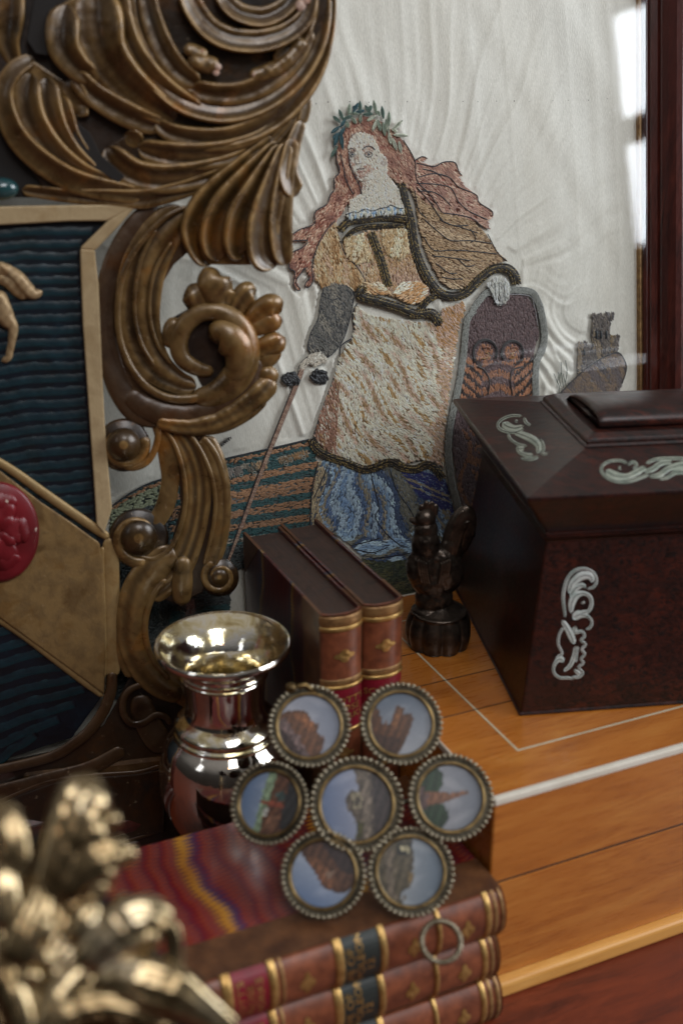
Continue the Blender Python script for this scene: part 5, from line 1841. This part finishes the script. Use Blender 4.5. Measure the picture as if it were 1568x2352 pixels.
# broken edge of the curl and its bare chips
carve('broken_edge', [
    [(1370, 175, 22, 128), (1290, 270, 26, 136), (1200, 320, 28, 140), (1115, 345, 24, 140)],
    [(985, 300, 30, 138), (900, 280, 34, 140), (850, 240, 28, 136)],
    [(820, 215, 24, 138), (870, 230, 26, 142), (930, 260, 26, 144)]], rough=.12, label='chipped edge of the upper leaf')
mb = MB()
for (x_, y_, r_, h_) in ((975, 300, 17, 166), (968, 325, 15, 164), (1140, 335, 15, 164), (905, 232, 12, 166), (1345, 25, 26, 132), (1370, 0, 22, 132)):
    stroke(mb, CP, A_([(x_ - r_, y_ - 4, r_ * .8, h_ - 10), (x_, y_, r_, h_ - 8), (x_ + r_, y_ + 6, r_ * .7, h_ - 12)]), cpx, bulge=.5, rough=.16, thick=6)
mb.build('bare_chip', M['chip'], crt)
carve('acanthus_leaf', [
    ([(300, 20, 50, 70), (285, 110, 62, 84), (290, 210, 60, 92), (350, 300, 50, 90), (430, 350, 40, 84)], dict(flutes=FL1)),
    ([(430, -60, 80, 76), (440, 90, 96, 92), (470, 230, 84, 100), (550, 350, 76, 100), (660, 450, 64, 96), (790, 530, 44, 88)], dict(flutes=FL3)),
    ([(520, -60, 50, 96), (540, 90, 50, 108), (590, 230, 52, 116), (680, 350, 50, 116), (790, 440, 44, 110), (900, 500, 34, 104)], dict(flutes=FL1)),
    ([(330, 330, 40, 70), (420, 420, 44, 78), (530, 490, 48, 80), (650, 545, 44, 78), (740, 560, 30, 70)], dict(flutes=FL1)),
    ([(380, 470, 34, 54), (350, 520, 30, 50)], {}),
], label='orange-rubbed broad leaf at the top')
carve('acanthus_leaf', [
    ([(700, 545, 26, 84), (760, 590, 34, 96), (880, 620, 42, 104), (1020, 620, 46, 104), (1160, 570, 44, 96), (1280, 480, 34, 84), (1370, 370, 22, 66)], dict(flutes=FL1)),
    ([(620, 660, 34, 66), (740, 690, 48, 80), (890, 700, 52, 84), (1040, 680, 50, 80), (1180, 620, 40, 72), (1300, 510, 24, 60)], dict(flutes=FL2)),
    ([(480, 660, 44, 50), (520, 720, 52, 58), (610, 780, 54, 62), (740, 800, 56, 64), (900, 780, 52, 62), (1060, 730, 44, 58), (1200, 640, 28, 50)], dict(flutes=FL2)),
    ([(560, 600, 36, 54), (640, 640, 34, 58)], {}),
], label='lower leaf sweeping to the right')
carve('acanthus_leaf', [
    ([(150, 260, 24, 44), (70, 310, 34, 54), (22, 400, 34, 58), (30, 510, 38, 58), (90, 630, 42, 56), (210, 740, 44, 52), (360, 820, 44, 48), (560, 865, 38, 44), (640, 870, 26, 40)], dict(skew=-.2)),
    ([(140, 330, 48, 50), (120, 430, 56, 58), (150, 550, 56, 58), (230, 670, 52, 54), (350, 770, 46, 48), (500, 830, 34, 44)], dict(flutes=FL1)),
    ([(210, 350, 46, 48), (215, 460, 52, 56), (250, 580, 50, 56), (320, 690, 44, 52), (430, 790, 36, 46)], dict(flutes=FL1)),
    ([(270, 430, 34, 46), (290, 520, 38, 52), (320, 610, 36, 52), (390, 710, 32, 48), (480, 790, 26, 44)], {}),
    ([(300, 360, 44, 46), (340, 420, 44, 50), (390, 500, 34, 48)], {}),
    ([(60, -60, 44, 30), (50, 80, 50, 34), (40, 190, 42, 30), (70, 290, 26, 28)], dict(flutes=FL1)),
], label='fluted leaf at the left edge')
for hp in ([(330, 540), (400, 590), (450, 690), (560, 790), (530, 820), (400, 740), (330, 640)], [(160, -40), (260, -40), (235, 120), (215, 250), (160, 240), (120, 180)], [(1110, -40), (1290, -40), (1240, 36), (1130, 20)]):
    slab('hollow_shade', [hp], 40, 30, 'black_void', bev=2)  # near-black slabs put in as the shade inside the holes
carve('stem', [
    ([(100, 850, 26, 20), (300, 875, 34, 30), (480, 885, 42, 36), (640, 890, 48, 40), (780, 860, 44, 46), (900, 820, 40, 54), (1040, 760, 36, 62), (1180, 670, 30, 66), (1290, 560, 24, 62), (1370, 420, 16, 54)], dict(flutes=FL1)),
])
carve('hanging_leaf', [
    ([(1240, 620, 30, 62), (1080, 760, 46, 64), (940, 900, 60, 60), (880, 1020, 58, 50), (900, 1130, 44, 42), (940, 1190, 24, 36)], dict(flutes=FL1)),
    ([(1250, 640, 28, 70), (1120, 790, 50, 78), (1010, 930, 62, 80), (960, 1060, 56, 72), (970, 1170, 34, 60)], dict(flutes=FL1)),
    ([(1260, 650, 26, 78), (1170, 820, 52, 90), (1090, 980, 66, 92), (1070, 1120, 56, 82), (1090, 1150, 40, 76)], dict(flutes=FL1)),
    ([(1285, 640, 26, 84), (1230, 820, 48, 98), (1180, 1000, 60, 104), (1180, 1140, 56, 96), (1230, 1200, 42, 86)], dict(flutes=FL2)),
    ([(1310, 620, 24, 80), (1275, 800, 36, 90), (1255, 980, 44, 96), (1262, 1120, 40, 92), (1282, 1190, 26, 84)], dict(flutes=FL1)),
    ([(1350, 540, 20, 56), (1308, 660, 30, 72), (1288, 770, 38, 84), (1312, 850, 40, 84), (1330, 878, 26, 76)], dict(skew=.2)),
    ([(1368, 380, 12, 40), (1372, 470, 18, 46), (1350, 555, 20, 50)], {}),
], label='fluted leaf hanging down to a tip')

# C scroll: side band, fluted hollow band and raised lip, then the spiral
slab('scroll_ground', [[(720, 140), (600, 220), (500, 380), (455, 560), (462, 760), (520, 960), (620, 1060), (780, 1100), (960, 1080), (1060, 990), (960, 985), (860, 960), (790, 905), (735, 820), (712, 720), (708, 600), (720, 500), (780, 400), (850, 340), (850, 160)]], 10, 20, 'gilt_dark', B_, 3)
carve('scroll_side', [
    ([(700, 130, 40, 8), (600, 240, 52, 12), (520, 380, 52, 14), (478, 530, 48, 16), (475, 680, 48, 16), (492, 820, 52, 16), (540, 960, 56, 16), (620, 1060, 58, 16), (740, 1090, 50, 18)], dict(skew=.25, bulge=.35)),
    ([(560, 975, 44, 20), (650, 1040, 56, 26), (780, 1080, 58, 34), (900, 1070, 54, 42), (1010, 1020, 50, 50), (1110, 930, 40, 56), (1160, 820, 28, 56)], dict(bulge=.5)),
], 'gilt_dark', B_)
carve('scroll_band', [
    ([(830, 150, 70, 20), (720, 270, 96, 24), (650, 400, 104, 26), (622, 530, 104, 28), (620, 660, 100, 28), (650, 780, 92, 28), (710, 870, 76, 30), (800, 930, 54, 34), (880, 950, 40, 38)],
     dict(bulge=.12, flutes=((-.62, .14, 1.6), (-.15, .12, .9), (.3, .13, 1.4)), rough=.01)),
], 'gilt', B_, label='broad fluted inner face of the C-scroll')
carve('scroll_lip', [
    [(840, 140, 12, 34), (740, 190, 14, 40), (650, 280, 15, 46), (575, 390, 15, 50), (538, 510, 15, 52), (528, 640, 15, 54), (545, 760, 15, 54), (590, 865, 16, 54), (660, 950, 18, 54), (760, 1000, 20, 56), (880, 1000, 22, 60), (960, 970, 22, 64)],
    [(700, 240, 9, 34), (640, 360, 10, 38), (608, 500, 10, 40), (606, 640, 10, 40), (636, 760, 10, 40), (690, 850, 9, 38)],
    [(770, 300, 8, 34), (700, 420, 9, 36), (672, 540, 9, 38), (676, 660, 9, 38), (712, 770, 9, 38), (770, 850, 8, 36)],
], 'gilt', B_)
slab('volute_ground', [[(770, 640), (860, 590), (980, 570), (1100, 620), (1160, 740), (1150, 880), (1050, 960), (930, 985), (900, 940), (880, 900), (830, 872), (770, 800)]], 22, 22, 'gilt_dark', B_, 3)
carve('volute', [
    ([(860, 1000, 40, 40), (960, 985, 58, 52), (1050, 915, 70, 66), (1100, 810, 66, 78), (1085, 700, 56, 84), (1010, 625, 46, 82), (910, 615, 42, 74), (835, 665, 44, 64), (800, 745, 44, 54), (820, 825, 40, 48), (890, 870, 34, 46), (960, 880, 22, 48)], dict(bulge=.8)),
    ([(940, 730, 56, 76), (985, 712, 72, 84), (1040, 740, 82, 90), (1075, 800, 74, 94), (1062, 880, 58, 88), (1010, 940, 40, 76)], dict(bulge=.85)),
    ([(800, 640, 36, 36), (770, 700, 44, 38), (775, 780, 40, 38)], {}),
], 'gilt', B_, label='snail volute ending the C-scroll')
carve('volute_leaf', [
    ([(900, 620, 40, 40), (880, 540, 54, 52), (850, 490, 44, 52)], dict(flutes=FL1)),
    ([(960, 610, 40, 46), (965, 520, 62, 64), (955, 450, 62, 66), (970, 420, 44, 60)], {}),
    ([(1010, 600, 30, 50), (1000, 530, 44, 70), (1010, 480, 38, 66)], dict(flutes=FL1)),
    ([(1040, 640, 30, 40), (1080, 560, 42, 50), (1120, 520, 44, 52), (1150, 515, 30, 46)], dict(flutes=FL1)),
    ([(1100, 690, 30, 44), (1160, 620, 42, 56), (1220, 590, 50, 64), (1262, 610, 38, 60)], dict(flutes=FL1)),
    ([(1120, 700, 30, 48), (1200, 660, 38, 60), (1265, 650, 36, 60)], {}),
    ([(1130, 800, 30, 44), (1190, 770, 40, 50), (1250, 745, 40, 52), (1280, 730, 20, 46)], dict(flutes=FL1)),
    ([(1140, 850, 26, 36), (1200, 820, 34, 40), (1250, 770, 26, 40)], {}),
    ([(1150, 890, 30, 34), (1200, 900, 38, 38), (1240, 930, 30, 34)], {}),
    ([(700, 1105, 24, 40), (820, 1125, 30, 46), (950, 1110, 36, 50), (1070, 1050, 40, 52), (1170, 970, 42, 50), (1225, 910, 36, 44)], dict(flutes=FL1)),
    ([(800, 1135, 18, 34), (900, 1140, 22, 38), (1010, 1120, 24, 38), (1120, 1060, 24, 38), (1190, 1000, 18, 36)], {}),
], 'gilt', B_, rough=.05, label='ragged leaf frill around the volute')

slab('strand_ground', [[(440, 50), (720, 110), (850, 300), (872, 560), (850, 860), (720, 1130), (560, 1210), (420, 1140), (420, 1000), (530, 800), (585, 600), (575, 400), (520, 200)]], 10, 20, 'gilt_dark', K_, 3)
carve('strand', [
    ([(430, 40, 40, 14), (480, 160, 56, 18), (510, 300, 62, 20), (520, 430, 58, 22), (490, 580, 60, 24), (430, 690, 54, 24), (380, 760, 40, 24)], dict(bulge=.3)),
    ([(560, 110, 60, 26), (640, 230, 72, 30), (690, 380, 78, 32), (700, 540, 76, 32), (680, 700, 74, 32), (630, 860, 80, 32), (570, 980, 86, 32), (480, 1080, 80, 30), (380, 1160, 70, 26)], dict(bulge=.2, flutes=((-.3, .16, 1.1), (.35, .16, 1.1)), rough=.02)),
    ([(730, 150, 60, 26), (790, 280, 66, 30), (830, 430, 62, 34), (845, 580, 56, 34), (840, 720, 54, 34), (810, 860, 54, 32), (770, 980, 44, 30)], dict(bulge=.4, flutes=((-.2, .14, .6),))),
], 'gilt', K_, label='descending double strand')
carve('strand_ridge', [
    [(458, 10, 18, 34), (448, 110, 22, 40), (428, 220, 22, 42), (375, 310, 22, 40), (290, 350, 20, 36), (215, 338, 14, 30)],
    [(478, 95, 12, 38), (540, 190, 15, 44), (585, 310, 16, 48), (612, 450, 16, 50), (612, 590, 16, 50), (580, 730, 17, 50), (520, 850, 18, 50), (420, 920, 18, 48), (320, 905, 14, 44)],
    [(650, 145, 14, 42), (720, 260, 15, 46), (775, 390, 15, 50), (802, 530, 14, 50), (795, 680, 14, 50), (765, 830, 14, 48), (730, 960, 12, 46)],
    [(720, 150, 22, 36), (800, 260, 24, 40), (852, 400, 22, 42), (870, 540, 18, 42), (866, 690, 16, 40), (842, 830, 14, 38)],
], 'gilt', K_)


def volute(name, cx_, cy_, r, h, conv, m='gilt', start=0.0, turns=1.25, cw=1, ball=.42, cone=0.0):
    pts = []
    n = 14
    for k in range(n):
        t = k / (n - 1)
        a = start + cw * t * turns * 2 * pi
        rr = r * (1 - .55 * t)
        pts.append((cx_ + rr * cos(a), cy_ + rr * sin(a), r * .24 * (1 - .5 * t), h + 14 * t))
    mb = MB()
    stroke(mb, CP, conv(pts), cpx, bulge=.9, rough=.02)
    k_ = conv([(0, 0), (1, 0)])
    s__ = k_[1][0] - k_[0][0]
    c = conv([(cx_, cy_)])[0]
    for q in range(1):
        R_b = r * ball * s__
        th = np.linspace(0, pi / 2, 12); ph = np.linspace(0, 2 * pi, 32, endpoint=False)
        X = c[0] + R_b * 1.25 * np.cos(th)[:, None] * np.cos(ph); Y = c[1] + R_b * 1.25 * np.cos(th)[:, None] * np.sin(ph)
        hh = h * s__ + R_b * (.9 + cone) * np.sin(th)[:, None] + 0 * ph
        mb.grid(CP.at(np.stack([X, Y], -1), hh * cpx), close_v=True, flip=True)
    # disc under the spiral
    ph = np.linspace(0, 2 * pi, 36, endpoint=False)
    rings_ = []
    for rr, hh in ((1.18, -30), (1.18, -4), (1.05, 4), (.02, 6)):
        rings_.append(CP.at(np.stack([c[0] + r * s__ * rr * np.cos(ph), c[1] + r * s__ * rr * np.sin(ph)], -1), (h * s__ + hh) * cpx))
    mb.grid(np.array(rings_), close_v=True, flip=True)
    return mb.build(name, M[m], crt)


volute('volute', 228, 205, 142, 30, K_, start=-.4, turns=1.0, cw=1, ball=.62, cone=.5)
volute('volute', 322, 790, 160, 28, K_, start=1.2, turns=.9, cw=1, ball=.60)
volute('volute', 828, 1035, 104, 30, K_, start=-1.9, turns=1.2, cw=-1, ball=.45)
carve('tongue', [([(600, 900, 46, 40), (598, 1000, 62, 48), (594, 1100, 66, 52), (590, 1190, 52, 48), (588, 1215, 34, 44)], dict(bulge=.6))], 'gilt', K_)
carve('lower_scroll', [
    ([(790, 560, 60, 14), (690, 640, 72, 20), (620, 740, 74, 24), (588, 860, 66, 26), (592, 980, 62, 26), (640, 1090, 62, 26), (720, 1170, 56, 24), (820, 1215, 44, 22)], dict(bulge=.45, flutes=((.4, .2, .4),))),
    ([(560, 760, 34, 10), (545, 900, 34, 12), (556, 1030, 36, 12), (600, 1130, 36, 12)], dict(bulge=.4)),
    [(745, 690, 14, 34), (690, 760, 14, 40), (655, 860, 14, 42), (655, 960, 14, 42), (690, 1060, 14, 40), (760, 1140, 12, 36)],
    ([(700, 1100, 46, 6), (800, 1180, 60, 8), (900, 1240, 60, 8)], dict(bulge=.4)),
], 'gilt', F_, label='large lower scroll behind the vase')
carve('small_scroll', [
    [(640, 1160, 14, 22), (580, 1190, 16, 26), (552, 1240, 16, 28), (556, 1300, 16, 30), (596, 1340, 16, 30), (650, 1332, 16, 30), (700, 1300, 16, 30), (745, 1310, 14, 28), (765, 1345, 12, 24)],
    ([(650, 1210, 50, 4), (640, 1280, 56, 4), (700, 1400, 60, 2), (760, 1440, 50, 2)], dict(bulge=.3)),
], 'gilt_dark', F_)

# shield: border, ribbed blue field, band, rose
slab('shield_ground', [[(-40, 100), (700, 110), (520, 330), (520, 700), (560, 1300), (600, 1900), (640, 2400), (600, 2900), (420, 3150), (-40, 3300)]], 4, 26, 'blue', G_, 2)
# carved ribs across the field, one by one
k = 0
yy = 205
while yy < 3230:
    xr = float(np.interp(yy, [150, 300, 330, 750, 1300, 1650, 1915], [600, 470, 466, 482, 520, 545, 562])) if yy < 1915 else float(np.interp(yy, [1915, 2400, 2750, 2900, 3050, 3180, 3300], [570, 590, 585, 530, 440, 300, 60]))
    tilt = np.interp(yy, [200, 900, 1700, 3200], [0, -12, -50, -120])
    if 1560 < yy < 1930:
        pass
    xr -= 6
    pts = [(-330, yy + 22 - tilt * .5), (-40, yy + 20 - tilt * .4), (xr * .3, yy + 4 * sin(k * 2.1)), (xr * .65, yy + tilt * .35 + 4 * sin(k)), (xr, yy + tilt * .8)]
    mb = MB()
    stroke(mb, CP, G_([(p[0], p[1], 33, 4) for p in pts]), cpx, bulge=.3, thick=4, rough=.03, skew=.5, m=7, ends=False)
    mb.build('carved_rib', M['blue'], crt)
    yy += 72 if yy < 1900 else 92
    k += 1

slab('shield_border', [
    [(-40, 66), (400, 58), (782, 54), (776, 72), (622, 150), (400, 152), (150, 166), (-40, 176)],
    [(782, 56), (776, 82), (690, 180), (560, 316), (548, 322), (466, 312), (476, 296), (560, 214), (625, 150)],
    [(466, 312), (552, 318), (562, 420), (574, 520), (584, 760), (596, 1040), (610, 1330), (632, 1600), (652, 1820), (606, 1968), (562, 1915), (545, 1650), (520, 1300), (482, 750), (470, 450)]], 22, 30, 'gilt_pale', G_, 7)
slab('band', [[(-40, 1590), (0, 1600), (250, 1790), (400, 1890), (580, 2020), (600, 2130), (610, 2400), (612, 2700), (606, 2900), (-40, 2420)]], 20, 24, 'gilt_field', G_, 5, 'broad gilt diagonal band')
carve('band_moulding', [
    [(-40, 1535, 24, 22), (10, 1560, 26, 24), (250, 1725, 28, 26), (400, 1830, 28, 26), (560, 1940, 28, 26), (636, 1992, 22, 22)],
    [(150, 1745, 7, 26), (300, 1840, 8, 28), (440, 1935, 8, 28), (580, 2030, 7, 26)],
    [(-40, 2440, 22, 20), (100, 2530, 24, 22), (300, 2680, 24, 22), (470, 2810, 24, 20), (600, 2910, 18, 16)],
    [(-40, 2395, 8, 24), (100, 2480, 9, 25), (300, 2625, 9, 25), (470, 2750, 8, 24)],
    ([(650, 1985, 50, 16), (644, 2140, 50, 18), (650, 2350, 50, 16), (660, 2600, 50, 12), (650, 2800, 44, 8)], dict(bulge=.35)),
    ([(596, 2040, 12, 22), (598, 2200, 12, 24), (606, 2500, 12, 22), (610, 2800, 10, 18)], {}),
], 'gilt_field', G_)
# rim at the foot of the shield
carve('shield_foot_rim', [
    ([(655, 2760, 30, 8), (640, 2900, 34, 12), (570, 3050, 34, 14), (440, 3180, 32, 14), (240, 3280, 30, 14), (-40, 3340, 30, 14)], dict(bulge=.6)),
    ([(720, 3220, 36, 4), (520, 3330, 44, 6), (260, 3400, 46, 8), (-40, 3480, 46, 8)], dict(bulge=.4)),
], 'gilt_dark', G_)
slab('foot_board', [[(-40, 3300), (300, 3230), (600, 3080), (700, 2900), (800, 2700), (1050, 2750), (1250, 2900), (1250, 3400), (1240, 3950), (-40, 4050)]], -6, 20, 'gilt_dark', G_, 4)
# lettered scroll along the foot
slab('lettered_ribbon', [[(-40, 3560), (120, 3480), (320, 3410), (560, 3380), (800, 3360), (960, 3330), (960, 3700), (820, 3720), (600, 3790), (300, 3850), (-40, 3980)]], 10, 22, 'gilt_dark', G_, 6)
carve('ribbon_edge', [
    [(-40, 3545, 13, 16), (120, 3470, 13, 18), (320, 3400, 13, 18), (560, 3370, 13, 18), (800, 3352, 13, 18), (935, 3315, 13, 18)],
    [(-40, 3620, 8, 12), (120, 3540, 8, 12), (300, 3470, 8, 12)], [(800, 3418, 8, 12), (940, 3400, 8, 12)],
    [(600, 3790, 10, 12), (780, 3740, 10, 12), (940, 3690, 10, 12)],
], 'gilt_dark', G_)
lt = []
for st in ([(718, 3650), (752, 3540), (778, 3470)], [(778, 3470), (806, 3540), (838, 3625)], [(738, 3592), (820, 3572)]):
    lt.append([(p[0], p[1], 8, 11) for p in st])
for st in ([(18, 3690), (66, 3664), (96, 3650)], [(200, 3590), (250, 3570)], [(226, 3580), (240, 3690)]):
    lt.append([(p[0], p[1], 10, 12) for p in st])
carve('raised_letter', lt, 'gilt', G_, bulge=.5)
# rose
mb = MB()
rc_ = F_([(-10, 480)])[0]
for k in range(5):
    a = radians(-90 + 72 * k + 14)
    for (r0, r1, w_, h_) in ((20, 148, 62, 34), (80, 168, 70, 30)):
        stroke(mb, CP, [(rc_[0] + r_ * .5127 * cos(a) * .92, rc_[1] + r_ * .5127 * sin(a) * 1.16, ww_ * .5127, hh_) for r_, ww_, hh_ in ((r0, w_ * .5, h_ + 6), ((r0 + r1) / 2, w_, h_), (r1, w_ * .85, h_ - 6))], cpx, bulge=.42, thick=14, flutes=((0, .2, .35), (-.55, .1, .2), (.5, .12, .2)), rough=.07)
for k in range(5):
    a = radians(-54 + 72 * k + 14)
    stroke(mb, CP, [(rc_[0] + r_ * .5127 * cos(a), rc_[1] + r_ * .5127 * sin(a) * 1.16, ww_ * .5127, 36) for r_, ww_ in ((8, 26), (60, 34), (96, 20))], cpx, bulge=.7, thick=14, rough=.07)
ph = np.linspace(0, 2 * pi, 48, endpoint=False)
g = [CP.at(np.stack([rc_[0] + rr * 96 * np.cos(ph), rc_[1] + rr * 116 * np.sin(ph)], -1), h_ * cpx) for rr, h_ in ((1.0, 10), (1.0, 26), (.93, 34), (.5, 30), (.02, 28))]
mb.grid(np.array(g), close_v=True, flip=True)
mb.build('rose', M['red'], crt)['label'] = 'red painted rose with chipped petals'
# beast on the shield: hind leg and tail
mb = MB()
stroke(mb, CP, G_([(-40, 560, 70, 20), (0, 640, 62, 22), (40, 720, 52, 24), (76, 770, 34, 24), (72, 840, 24, 22), (58, 910, 22, 20), (50, 945, 22, 18), (10, 965, 18, 16)]), cpx, bulge=.9, rough=.12)
stroke(mb, CP, G_([(-40, 420, 46, 20), (30, 440, 44, 24), (100, 480, 44, 26), (150, 540, 46, 26), (200, 575, 34, 22), (250, 560, 16, 18)]), cpx, bulge=.8, rough=.2)
stroke(mb, CP, G_([(-20, 470, 40, 20), (50, 500, 40, 24), (110, 560, 36, 22), (160, 600, 22, 20)]), cpx, bulge=.8, rough=.2)
o = mb.build('gilt_beast', M['animal'], crt)
o['label'] = 'gilt hind leg and shaggy tail of a beast'
md = o.modifiers.new('soften', 'SUBSURF'); md.levels = md.render_levels = 1
# green bead in the hollow above
mb = MB()
ph = np.linspace(0, 2 * pi, 32, endpoint=False); th = np.linspace(0, pi / 2, 10)
g = CP.at(np.stack([2 + 42 * np.cos(th)[:, None] * np.cos(ph), 434 + 27 * np.cos(th)[:, None] * np.sin(ph)], -1), (16 + 26 * np.sin(th)[:, None] + 0 * ph) * cpx)
mb.grid(g, close_v=True, flip=True)
mb.build('green_bead', M['jewel'], crt)

# foot block so the cartouche stands on the table
f0 = CP.at(np.array([60., 1900.])); f1 = CP.at(np.array([470., 1880.]))
mb = MB()
dirn = (f1 - f0) * [1, 1, 0]
mb.box(np.array([f0[0], f0[1] + .004, 0.0003]), dirn, np.array([.004, .03, 0]), Z * .07)
bevel(mb.build('foot_block', M['gilt_dark'], crt, False), .003)

# ------------------------------------------------------------------ foreground ormolu spray
OP = Plane(onz(250, 2352, .19) * 0 + (CAM + rays([200., 2050.]) * .40), -(rays([200., 2050.])))
opx = .41 / F
orm = thing('ormolu_spray', 'out-of-focus gilt metal leaf spray close to the camera at the lower left', 'ornament', OP.p * [1, 1, 0])


def orn(name, strokes, label=None, **kw):
    mb = MB()
    for st in strokes:
        stroke(mb, OP, H_(st), opx, **{**dict(bulge=.62, rough=.03, thick=16, wide=1.4), **kw})
    o = mb.build(name, M['ormolu'], orm)
    md = o.modifiers.new('soften', 'SUBSURF'); md.levels = md.render_levels = 1
    if label: o['label'] = label
    return o


mb = MB()
for st in ([(120, 1500, 130, -30), (300, 1050, 130, -30), (420, 760, 120, -26), (520, 500, 90, -20)], [(200, 1500, 140, -30), (420, 1180, 130, -30), (620, 900, 100, -26)],
           [(300, 1700, 150, -30), (560, 1480, 150, -30), (820, 1360, 120, -26)], [(-60, 700, 110, -34), (0, 1100, 130, -34), (60, 1500, 160, -34), (100, 1960, 200, -34)],
           [(200, 1900, 200, -34), (700, 1820, 180, -34), (1100, 1900, 130, -30)]):
    stroke(mb, OP, H_([(p[0], p[1], p[2] * 1.05, p[3] + 22) for p in st]), opx, bulge=.22, rough=.02, thick=14, flutes=((-.55, .1, .5), (-.1, .12, .5), (.45, .1, .5)), m=19)
mb.build('leaf_blade', M['ormolu'], orm)
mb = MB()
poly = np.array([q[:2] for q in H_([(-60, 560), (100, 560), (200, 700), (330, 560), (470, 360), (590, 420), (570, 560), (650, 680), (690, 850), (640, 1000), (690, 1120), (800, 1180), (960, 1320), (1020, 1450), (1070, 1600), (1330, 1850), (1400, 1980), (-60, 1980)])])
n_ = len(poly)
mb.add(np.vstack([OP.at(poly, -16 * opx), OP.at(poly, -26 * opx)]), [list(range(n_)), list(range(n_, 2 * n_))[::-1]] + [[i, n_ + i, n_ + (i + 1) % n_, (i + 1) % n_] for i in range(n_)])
mb.build('leaf_gap_shade', M['black_void'], orm)  # dark sheet added as shade in the gaps between lobes
LO = dict(wide=1.42, bulge=.6, rough=.02)
VN = dict(wide=1.45, bulge=.6, rough=.02, flutes=((-.25, .14, .35), (.35, .14, .35)))
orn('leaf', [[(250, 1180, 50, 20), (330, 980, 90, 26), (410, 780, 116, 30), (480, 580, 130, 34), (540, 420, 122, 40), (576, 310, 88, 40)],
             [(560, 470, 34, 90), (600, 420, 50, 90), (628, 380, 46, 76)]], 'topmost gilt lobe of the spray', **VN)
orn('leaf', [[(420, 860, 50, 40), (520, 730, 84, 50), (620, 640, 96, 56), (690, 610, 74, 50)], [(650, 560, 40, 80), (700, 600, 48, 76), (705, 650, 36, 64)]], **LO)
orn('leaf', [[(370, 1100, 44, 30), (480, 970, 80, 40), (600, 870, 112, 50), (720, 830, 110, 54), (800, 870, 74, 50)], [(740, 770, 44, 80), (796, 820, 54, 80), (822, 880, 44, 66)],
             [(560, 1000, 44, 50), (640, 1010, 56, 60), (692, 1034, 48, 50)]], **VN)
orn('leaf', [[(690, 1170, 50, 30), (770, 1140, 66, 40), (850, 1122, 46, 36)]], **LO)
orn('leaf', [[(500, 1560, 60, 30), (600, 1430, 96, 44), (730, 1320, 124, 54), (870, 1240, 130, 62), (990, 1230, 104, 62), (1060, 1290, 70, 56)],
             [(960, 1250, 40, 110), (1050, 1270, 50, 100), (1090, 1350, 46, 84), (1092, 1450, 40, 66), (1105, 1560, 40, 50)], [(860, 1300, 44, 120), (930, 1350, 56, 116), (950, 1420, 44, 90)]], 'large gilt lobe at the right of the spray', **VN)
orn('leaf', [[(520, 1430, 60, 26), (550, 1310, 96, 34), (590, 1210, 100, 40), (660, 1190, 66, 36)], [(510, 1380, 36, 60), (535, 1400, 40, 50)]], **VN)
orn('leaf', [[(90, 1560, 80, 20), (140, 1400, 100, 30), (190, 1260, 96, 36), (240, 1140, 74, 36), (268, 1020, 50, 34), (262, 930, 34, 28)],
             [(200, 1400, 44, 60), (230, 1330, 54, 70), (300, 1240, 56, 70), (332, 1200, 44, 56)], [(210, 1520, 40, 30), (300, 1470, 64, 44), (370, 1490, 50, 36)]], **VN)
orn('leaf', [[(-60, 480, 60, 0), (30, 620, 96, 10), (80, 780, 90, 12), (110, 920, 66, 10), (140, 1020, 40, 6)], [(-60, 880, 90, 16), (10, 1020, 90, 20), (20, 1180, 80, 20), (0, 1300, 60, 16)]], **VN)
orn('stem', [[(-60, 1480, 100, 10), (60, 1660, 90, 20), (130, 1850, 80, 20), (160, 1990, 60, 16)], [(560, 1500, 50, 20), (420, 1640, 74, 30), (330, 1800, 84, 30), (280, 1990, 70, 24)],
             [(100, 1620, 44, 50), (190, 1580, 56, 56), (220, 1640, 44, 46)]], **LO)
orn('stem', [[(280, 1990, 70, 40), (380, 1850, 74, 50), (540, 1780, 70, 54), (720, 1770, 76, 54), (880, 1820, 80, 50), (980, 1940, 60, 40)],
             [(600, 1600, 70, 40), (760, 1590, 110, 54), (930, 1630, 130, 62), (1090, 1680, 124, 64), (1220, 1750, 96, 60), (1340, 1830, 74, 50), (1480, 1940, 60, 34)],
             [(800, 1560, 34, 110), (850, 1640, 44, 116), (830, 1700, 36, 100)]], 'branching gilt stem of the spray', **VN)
mb = MB()
st0 = OP.at(np.array([60., 2340.]), -.004)
mb.tube([st0, st0 * [1, 1, 0] + [0, 0, st0[2] * .5], st0 * [1, 1, 0] + [0, 0, .0006]], [.008, .007, .014], 20)
mb.build('support_rod', M['ormolu'], orm)
